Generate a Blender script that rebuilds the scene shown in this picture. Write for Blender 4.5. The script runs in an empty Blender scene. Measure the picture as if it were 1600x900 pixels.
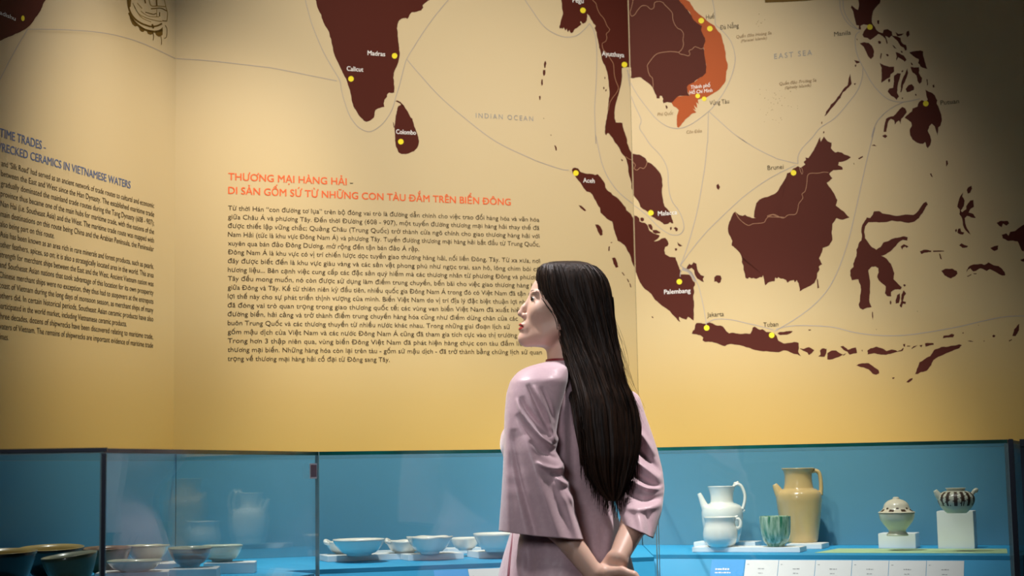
import bpy, bmesh, math, random
import numpy as np
from mathutils import Vector, Matrix

# ------------------------------------------------------------------ camera
F_PX = 2500.0
PITCH = math.atan(286.0 / F_PX)
ROLL = math.radians(1.003)
CAM_H = 1.06
sc = bpy.context.scene
col = sc.collection
_d = np.array([0, math.cos(PITCH), math.sin(PITCH)])
_u0 = np.array([0, -math.sin(PITCH), math.cos(PITCH)])
_r0 = np.array([1.0, 0, 0])
_r = math.cos(ROLL) * _r0 - math.sin(ROLL) * _u0
_u = math.sin(ROLL) * _r0 + math.cos(ROLL) * _u0
CAM = np.array([0, 0, CAM_H])
cam_d = bpy.data.cameras.new('camera')
cam = bpy.data.objects.new('camera', cam_d)
col.objects.link(cam)
cam_d.sensor_width = 36
cam_d.lens = F_PX * 36 / 1600
cam_d.clip_start = 0.05
cam_d.dof.use_dof = True
cam_d.dof.focus_distance = 4.55
cam_d.dof.aperture_fstop = 4.2
m = Matrix.Identity(4)
for i in range(3):
    m[i][0] = _r[i]; m[i][1] = _u[i]; m[i][2] = -_d[i]; m[i][3] = CAM[i]
cam.matrix_world = m
sc.camera = cam

# ------------------------------------------------------------------ world, exposure
w = bpy.data.worlds.new('world'); sc.world = w; w.use_nodes = True
w.node_tree.nodes['Background'].inputs[0].default_value = (0.55, 0.62, 0.75, 1)
w.node_tree.nodes['Background'].inputs[1].default_value = 0.02
sc.view_settings.view_transform = 'Standard'
sc.view_settings.look = 'None'
sc.view_settings.gamma = 1
sc.view_settings.use_curve_mapping = False
sc.view_settings.exposure = 0.0

LIGHT_SPECS = [
    # name, location, target, power, spot angle, blend, size, colour
    ('wall_washer', (-0.70, 2.7, 3.8), (0.06, 5.6, 2.05), 425, 47, 1.0, 0.10, (1.0, 0.91, 0.74)),
    ('wall_washer', (-0.05, 3.0, 3.8), (0.56, 5.6, 1.65), 185, 44, 1.0, 0.10, (1.0, 0.89, 0.72)),
    ('wall_washer', (0.55, 3.7, 3.8), (-1.14, 5.05, 1.7), 350, 34, 1.0, 0.10, (1.0, 0.86, 0.62)),
    ('case_spot', (0.25, 4.0, 3.75), (0.70, 5.3, 0.8), 360, 36, 0.9, 0.05, (1.0, 0.96, 0.90)),
    ('case_spot', (-0.75, 4.1, 3.75), (-0.15, 5.05, 0.8), 400, 38, 0.8, 0.05, (1.0, 0.96, 0.90)),
    ('case_spot', (-1.15, 4.7, 3.75), (-0.98, 4.45, 0.8), 190, 34, 0.9, 0.05, (1.0, 0.96, 0.90)),
    ('case_spot', (1.3, 3.9, 3.75), (1.25, 4.95, 0.8), 75, 36, 0.9, 0.05, (1.0, 0.96, 0.90)),
    ('visitor_spot', (-1.2, 1.6, 3.8), (0.12, 4.27, 1.15), 110, 24, 1.0, 0.25, (1.0, 0.95, 0.93)),  # added fill on the woman from the camera side, not a fixture
    ('fill_spot', (-1.3, -0.6, 2.3), (0.12, 4.3, 0.95), 190, 30, 1.0, 0.5, (0.95, 0.95, 1.0)),  # added low fill for the shaded skirt and sleeve, not a hall fixture
    ('visitor_spot', (-1.0, 4.55, 3.8), (0.11, 4.27, 1.35), 420, 22, 0.7, 0.08, (1.0, 0.95, 0.97)),
    ('visitor_spot', (1.05, 4.3, 3.8), (0.38, 4.3, 1.15), 520, 18, 0.7, 0.08, (1.0, 0.93, 0.92)),
]
def look_at(o, t):
    o.rotation_euler = (Vector(t) - o.location).to_track_quat('-Z', 'Y').to_euler()
for nm, loc, tgt, pw, ang, bl, size, c in LIGHT_SPECS:
    ld = bpy.data.lights.new(nm, 'SPOT')
    ld.energy = pw; ld.spot_size = math.radians(ang); ld.spot_blend = bl
    ld.shadow_soft_size = size; ld.color = c
    lo = bpy.data.objects.new(nm, ld); col.objects.link(lo)
    lo.location = loc; look_at(lo, tgt)
# ------------------------------------------------------------------ helpers
rnd = random.Random(7)
def ray(px, py):
    v = _d * F_PX + _r * (px - 800) + _u * (450 - py)
    return v / v[1]
def at(px, py, Y):
    return CAM + ray(px, py) * Y
def on_z(px, py, z):
    v = ray(px, py); return CAM + v * ((z - CAM_H) / v[2])
def tag(o, label=None, cat=None, group=None, kind=None):
    if label: o['label'] = label
    if cat: o['category'] = cat
    if group: o['group'] = group
    if kind: o['kind'] = kind
    return o
def link(name, me, parent=None, mats=None, smooth=False):
    o = bpy.data.objects.new(name, me); col.objects.link(o)
    if parent: o.parent = parent
    if mats:
        for mm in (mats if isinstance(mats, (list, tuple)) else [mats]): me.materials.append(mm)
    if smooth:
        me.polygons.foreach_set('use_smooth', [True] * len(me.polygons))
    return o
def bm_obj(name, bm, mats=None, parent=None, smooth=False):
    me = bpy.data.meshes.new(name); bm.to_mesh(me); bm.free()
    return link(name, me, parent, mats, smooth)
def raw_obj(name, verts, faces, mats=None, parent=None, smooth=False, mi=None):
    me = bpy.data.meshes.new(name)
    me.from_pydata([tuple(map(float, v)) for v in verts], [], [tuple(map(int, f)) for f in faces])
    if mi is not None:
        for p, k in zip(me.polygons, mi): p.material_index = int(k)
    me.update()
    return link(name, me, parent, mats, smooth)
def empty(name, loc=(0, 0, 0)):
    o = bpy.data.objects.new(name, None); o.empty_display_size = .05
    o.location = tuple(map(float, loc)); col.objects.link(o); return o
def adopt(o, parent):
    """parent o (built in world coordinates) keeping its place"""
    o.parent = parent
    o.matrix_parent_inverse = Matrix.Translation(-Vector(parent.location))
    return o

def mat(name, colr, rough=0.5, metal=0.0, spec=0.5, noise=0.0, nscale=20, bump=0.0, bscale=60, coat=0.0, sheen=0.0, subsurf=0.0):
    mt = bpy.data.materials.new(name); mt.use_nodes = True
    nt = mt.node_tree; b = nt.nodes['Principled BSDF']
    b.inputs['Base Color'].default_value = (*colr, 1)
    b.inputs['Roughness'].default_value = rough
    b.inputs['Metallic'].default_value = metal
    b.inputs['Specular IOR Level'].default_value = spec
    b.inputs['Coat Weight'].default_value = coat
    b.inputs['Coat Roughness'].default_value = 0.08
    b.inputs['Sheen Weight'].default_value = sheen
    if subsurf:
        b.inputs['Subsurface Weight'].default_value = subsurf
        b.inputs['Subsurface Radius'].default_value = (1, .35, .2)
        b.inputs['Subsurface Scale'].default_value = .008
    tc = nt.nodes.new('ShaderNodeTexCoord')
    if noise:
        n = nt.nodes.new('ShaderNodeTexNoise'); n.inputs['Scale'].default_value = nscale
        n.inputs['Detail'].default_value = 4
        nt.links.new(tc.outputs['Object'], n.inputs['Vector'])
        mx = nt.nodes.new('ShaderNodeMix'); mx.data_type = 'RGBA'; mx.blend_type = 'MULTIPLY'
        mx.inputs['Factor'].default_value = 1
        rp = nt.nodes.new('ShaderNodeMapRange')
        rp.inputs[1].default_value = .3; rp.inputs[2].default_value = .7
        rp.inputs[3].default_value = 1 - noise; rp.inputs[4].default_value = 1
        nt.links.new(n.outputs['Fac'], rp.inputs[0])
        mx.inputs[6].default_value = (*colr, 1)
        nt.links.new(rp.outputs[0], mx.inputs[7])
        nt.links.new(mx.outputs[2], b.inputs['Base Color'])
    if bump:
        n2 = nt.nodes.new('ShaderNodeTexNoise'); n2.inputs['Scale'].default_value = bscale
        nt.links.new(tc.outputs['Object'], n2.inputs['Vector'])
        bp = nt.nodes.new('ShaderNodeBump'); bp.inputs['Strength'].default_value = bump
        bp.inputs['Distance'].default_value = .002
        nt.links.new(n2.outputs['Fac'], bp.inputs['Height'])
        nt.links.new(bp.outputs['Normal'], b.inputs['Normal'])
    return mt
def srgb(r, g, b):
    f = lambda c: (c / 255 / 12.92) if c <= 10 else ((c / 255 + .055) / 1.055) ** 2.4
    return (f(r), f(g), f(b))

def glass_mat():
    mt = bpy.data.materials.new('clear_case_glass'); mt.use_nodes = True
    nt = mt.node_tree; nt.nodes.clear()
    out = nt.nodes.new('ShaderNodeOutputMaterial')
    tr = nt.nodes.new('ShaderNodeBsdfTransparent'); tr.inputs[0].default_value = (.965, .985, .98, 1)
    gl = nt.nodes.new('ShaderNodeBsdfGlossy'); gl.inputs['Roughness'].default_value = 0.0
    lw = nt.nodes.new('ShaderNodeLayerWeight'); lw.inputs['Blend'].default_value = .5
    pw = nt.nodes.new('ShaderNodeMath'); pw.operation = 'POWER'; pw.inputs[1].default_value = 5
    ml = nt.nodes.new('ShaderNodeMath'); ml.operation = 'MULTIPLY_ADD'
    ml.inputs[1].default_value = .96; ml.inputs[2].default_value = .04
    mx = nt.nodes.new('ShaderNodeMixShader')
    nt.links.new(lw.outputs['Facing'], pw.inputs[0]); nt.links.new(pw.outputs[0], ml.inputs[0])
    nt.links.new(ml.outputs[0], mx.inputs[0]); nt.links.new(tr.outputs[0], mx.inputs[1])
    nt.links.new(gl.outputs[0], mx.inputs[2]); nt.links.new(mx.outputs[0], out.inputs[0])
    return mt

# ------------------------------------------------------------------ plan of the room
def unit(a): a = math.radians(a); return np.array([math.sin(a), math.cos(a)])
eC, eR, eL, eLf = unit(70.4), unit(111.8), unit(19.0), unit(16.8)
def hit(P, e, px, py):
    """point on the plan line P + t e seen at pixel (px, py)"""
    q = ray(px, py)[:2]
    A = np.array([[e[0], -q[0]], [e[1], -q[1]]])
    t = np.linalg.solve(A, -np.array(P)); return np.array(P) + t[0] * e
BR = np.array([.502, 5.751])
W1 = hit(BR, eR, 989, 300)
W2 = hit(W1, eC, 271, 400)
K1 = ray(1025, 735)[:2] * 4.745
K2 = hit(K1, eC, 498, 735)
K3 = hit(K2, eLf, 162.5, 735)
K4 = hit(K1, eR, 1577, 735)
Z_TOP = CAM_H + .062          # top of the glass
Z_DECK = CAM_H - .2686        # display deck
class Plane:
    def __init__(s, P, e):
        s.P = np.array(P); s.e = np.array(e); s.n = np.array([e[1], -e[0]])   # n points to the room
    def sz(s, px, py):
        v = ray(px, py); t = (s.n @ s.P) / (s.n @ v[:2])
        p = CAM + v * t
        return np.array([(p[:2] - s.P) @ s.e, p[2]])
    def xyz(s, a, z, off=0.0):
        p = s.P + s.e * a + s.n * off
        return (p[0], p[1], z)
PC = Plane(W1, eC); PR = Plane(W1, eR); PL = Plane(W2, eL)
for P in (PC, PR, PL):
    if P.n @ (-P.P) < 0: P.n = -P.n
print('plan', W1, W2, K1, K2, K3, K4)
# ------------------------------------------------------------------ room shell
M_dark = mat('charcoal_paint', (.03, .032, .036), .8, noise=.2)
M_floor = mat('polished_dark_floor', (.09, .08, .07), .35, noise=.3, nscale=6)
M_ceil = mat('black_ceiling_paint', (.02, .02, .022), .9, noise=.2)
ROOM_H = 4.0
LEFT_END = W2 - eL * 8.6
RIGHT_END = W1 + eR * 3.4
def wall_slab(name, A, B, m, thick=.12):
    A = np.array(A); B = np.array(B); e = (B - A) / np.linalg.norm(B - A)
    n = np.array([-e[1], e[0]])
    mid = (A + B) / 2
    if n @ (np.array([0, 1.5]) - mid) > 0: n = -n
    bm = bmesh.new(); vs = []
    for z in (0, ROOM_H):
        for p in (A, B, B + n * thick, A + n * thick): vs.append(bm.verts.new((p[0], p[1], z)))
    for f in ((0, 1, 2, 3), (7, 6, 5, 4), (0, 4, 5, 1), (1, 5, 6, 2), (2, 6, 7, 3), (3, 7, 4, 0)):
        bm.faces.new([vs[i] for i in f])
    bmesh.ops.recalc_face_normals(bm, faces=bm.faces)
    return tag(bm_obj(name, bm, m), kind='structure')
wall_slab('wall_left', LEFT_END, W2, M_dark)
wall_slab('wall_back', W2, W1, M_dark)
wall_slab('wall_right', W1, RIGHT_END, M_dark)
SR = np.array([RIGHT_END[0], -3.2])
wall_slab('wall_side', RIGHT_END, SR, M_dark)
M_rear = mat('warm_grey_paint', (.34, .33, .32), .8, noise=.15, nscale=3)
wall_slab('wall_rear', SR, LEFT_END, M_rear)
def poly_slab(name, pts, z0, z1, m, kind='structure'):
    bm = bmesh.new()
    lo = [bm.verts.new((p[0], p[1], z0)) for p in pts]; hi = [bm.verts.new((p[0], p[1], z1)) for p in pts]
    bm.faces.new(lo); bm.faces.new(hi)
    k = len(pts)
    for i in range(k): bm.faces.new((lo[i], lo[(i + 1) % k], hi[(i + 1) % k], hi[i]))
    bmesh.ops.recalc_face_normals(bm, faces=bm.faces)
    o = bm_obj(name, bm, m)
    if kind: tag(o, kind=kind)
    return o
ROOM = [LEFT_END, W2, W1, RIGHT_END, SR]
poly_slab('floor', ROOM, -.1, 0, M_floor)
poly_slab('ceiling', ROOM, ROOM_H, ROOM_H + .1, M_ceil)

# ------------------------------------------------------------------ printed mural panels
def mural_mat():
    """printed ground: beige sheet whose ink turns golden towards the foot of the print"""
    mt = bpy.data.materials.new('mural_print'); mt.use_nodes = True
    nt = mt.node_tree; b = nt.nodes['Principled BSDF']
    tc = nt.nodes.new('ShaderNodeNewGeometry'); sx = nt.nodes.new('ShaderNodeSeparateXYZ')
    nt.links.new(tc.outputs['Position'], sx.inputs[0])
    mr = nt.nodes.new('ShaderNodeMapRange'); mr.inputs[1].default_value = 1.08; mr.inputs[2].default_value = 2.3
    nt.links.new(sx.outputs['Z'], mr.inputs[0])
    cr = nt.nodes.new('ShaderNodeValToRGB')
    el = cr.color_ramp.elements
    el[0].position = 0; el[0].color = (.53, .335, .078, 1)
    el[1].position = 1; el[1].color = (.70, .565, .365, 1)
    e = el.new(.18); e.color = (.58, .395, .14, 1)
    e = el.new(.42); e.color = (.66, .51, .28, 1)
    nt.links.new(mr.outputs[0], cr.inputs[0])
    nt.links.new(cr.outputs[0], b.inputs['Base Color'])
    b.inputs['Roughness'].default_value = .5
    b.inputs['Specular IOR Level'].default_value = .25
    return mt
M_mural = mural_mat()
M_land = mat('maroon_map_ink', srgb(84, 36, 28), .6, spec=.15)
M_land2 = mat('orange_map_ink', srgb(178, 86, 42), .55, spec=.15)
M_route = mat('pale_lilac_route_ink', srgb(186, 175, 170), .5, spec=.3)
M_border = mat('tan_border_ink', srgb(176, 130, 100), .5, spec=.3)
M_dot = mat('yellow_city_dot_ink', srgb(250, 232, 60), .5, spec=.2)
M_white = mat('white_lettering', srgb(240, 238, 240), .5, spec=.2)
M_black = mat('dark_brown_lettering', srgb(70, 56, 40), .5, spec=.2)
M_faint = mat('faint_brown_lettering', srgb(150, 122, 88), .5, spec=.2)
M_sea = mat('grey_blue_lettering', srgb(158, 156, 160), .5, spec=.2)
M_red = mat('orange_red_lettering', srgb(244, 112, 66), .5, spec=.2)
M_blue = mat('slate_blue_lettering', srgb(96, 112, 156), .5, spec=.2)
M_sketch = mat('sepia_sketch_ink', srgb(116, 88, 34), .6, spec=.2)
M_sketch2 = mat('light_sepia_sketch_ink', srgb(158, 132, 80), .6, spec=.2)

MZ0, MZ1 = Z_TOP - .03, 3.9
def panel(name, pl, s0, s1, label):
    t = .006
    a = [pl.xyz(s, z, o) for o in (0.0005, t) for s, z in ((s0, MZ0), (s1, MZ0), (s1, MZ1), (s0, MZ1))]
    f = [(0, 1, 2, 3), (4, 5, 6, 7), (0, 1, 5, 4), (1, 2, 6, 5), (2, 3, 7, 6), (3, 0, 4, 7)]
    bm = bmesh.new(); vs = [bm.verts.new(v) for v in a]
    for q in f: bm.faces.new([vs[i] for i in q])
    bmesh.ops.recalc_face_normals(bm, faces=bm.faces)
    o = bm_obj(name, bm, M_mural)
    return tag(o, label, 'wall mural', 'printed map panels along the wall')
LC = np.linalg.norm(W1 - W2)
g = .0028
mur = {
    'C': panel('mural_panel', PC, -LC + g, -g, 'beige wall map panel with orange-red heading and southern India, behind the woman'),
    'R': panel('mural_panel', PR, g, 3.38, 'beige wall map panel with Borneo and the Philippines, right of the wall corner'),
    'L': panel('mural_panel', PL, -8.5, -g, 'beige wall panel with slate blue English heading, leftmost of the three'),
}
PLN = {'C': PC, 'R': PR, 'L': PL}
def seam1(y): return 989 + (y - 300) * .026
def seam2(y): return 271 - (y - 400) * .0067
def panel_of(px, py):
    return 'R' if px > seam1(py) else ('C' if px > seam2(py) else 'L')
def clip(poly, f):
    out = []
    for i, p in enumerate(poly):
        q = poly[(i + 1) % len(poly)]; a, b = f(p), f(q)
        if a >= 0: out.append(p)
        if (a > 0 > b) or (a < 0 < b):
            t = a / (a - b); out.append((p[0] + (q[0] - p[0]) * t, p[1] + (q[1] - p[1]) * t))
    return out
SIDES = {'C': [lambda p: seam1(p[1]) - 1.8 - p[0], lambda p: p[0] - seam2(p[1]) - 1.8], 'R': [lambda p: p[0] - seam1(p[1]) - 1.8], 'L': [lambda p: seam2(p[1]) - 1.8 - p[0]]}
class Print:
    """flat ink shapes collected per panel, one mesh per kind of print"""
    def __init__(s): s.v = {}; s.f = {}
    def add(s, poly, off, key=None):
        for k, fs in SIDES.items():
            if key and k != key: continue
            pp = poly
            for f in fs: pp = clip(pp, f) if len(pp) > 2 else []
            if len(pp) < 3: continue
            pl = PLN[k]; V = s.v.setdefault(k, []); Fc = s.f.setdefault(k, []); b = len(V)
            c2 = [pl.sz(*p) for p in pp]
            area = sum(c2[i][0] * c2[(i + 1) % len(c2)][1] - c2[(i + 1) % len(c2)][0] * c2[i][1] for i in range(len(c2)))
            if area < 0: c2 = c2[::-1]
            V += [pl.xyz(a, z, .006 + off) for a, z in c2]
            Fc.append(tuple(range(b, b + len(c2))))
    def build(s, name, m, label=None):
        r = {}
        for k in s.v:
            o = raw_obj(name, s.v[k], s.f[k], m, mur[k]); r[k] = o
            if label: o['label'] = label
        return r
def coast(pts, amp=.07, it=2):
    r = random.Random(len(pts) * 31 + int(pts[0][0]))
    for _ in range(it):
        o = []
        for i, p in enumerate(pts):
            q = pts[(i + 1) % len(pts)]; dx, dy = q[0] - p[0], q[1] - p[1]
            j = (r.random() - .5) * 2 * amp
            o += [p, (p[0] + dx / 2 - dy * j, p[1] + dy / 2 + dx * j)]
        pts = o
    return pts
FR = {'A': (400, 0, 4.0), 'B': (800, 0, 4.0), 'P': (1200, 0, 4.0), 'C': (840, 200, 4.0), 'E': (1200, 200, 4.0),
      'D': (1000, 400, 4.5), 'F': (1300, 400, 4.09), 'G': (760, 390, 3.6), 'S': (180, 0, 11.25), '0': (0, 0, 1.0)}
def px_list(txt):
    """'A 10,20 30,40 C 5,6' -> photo pixels; a letter switches the frame the numbers were read in"""
    fr = FR['0']; out = []
    for tk in txt.split():
        if tk in FR: fr = FR[tk]; continue
        a, b = tk.split(','); out.append((fr[0] + float(a) / fr[2], fr[1] + float(b) / fr[2]))
    return out
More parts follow.
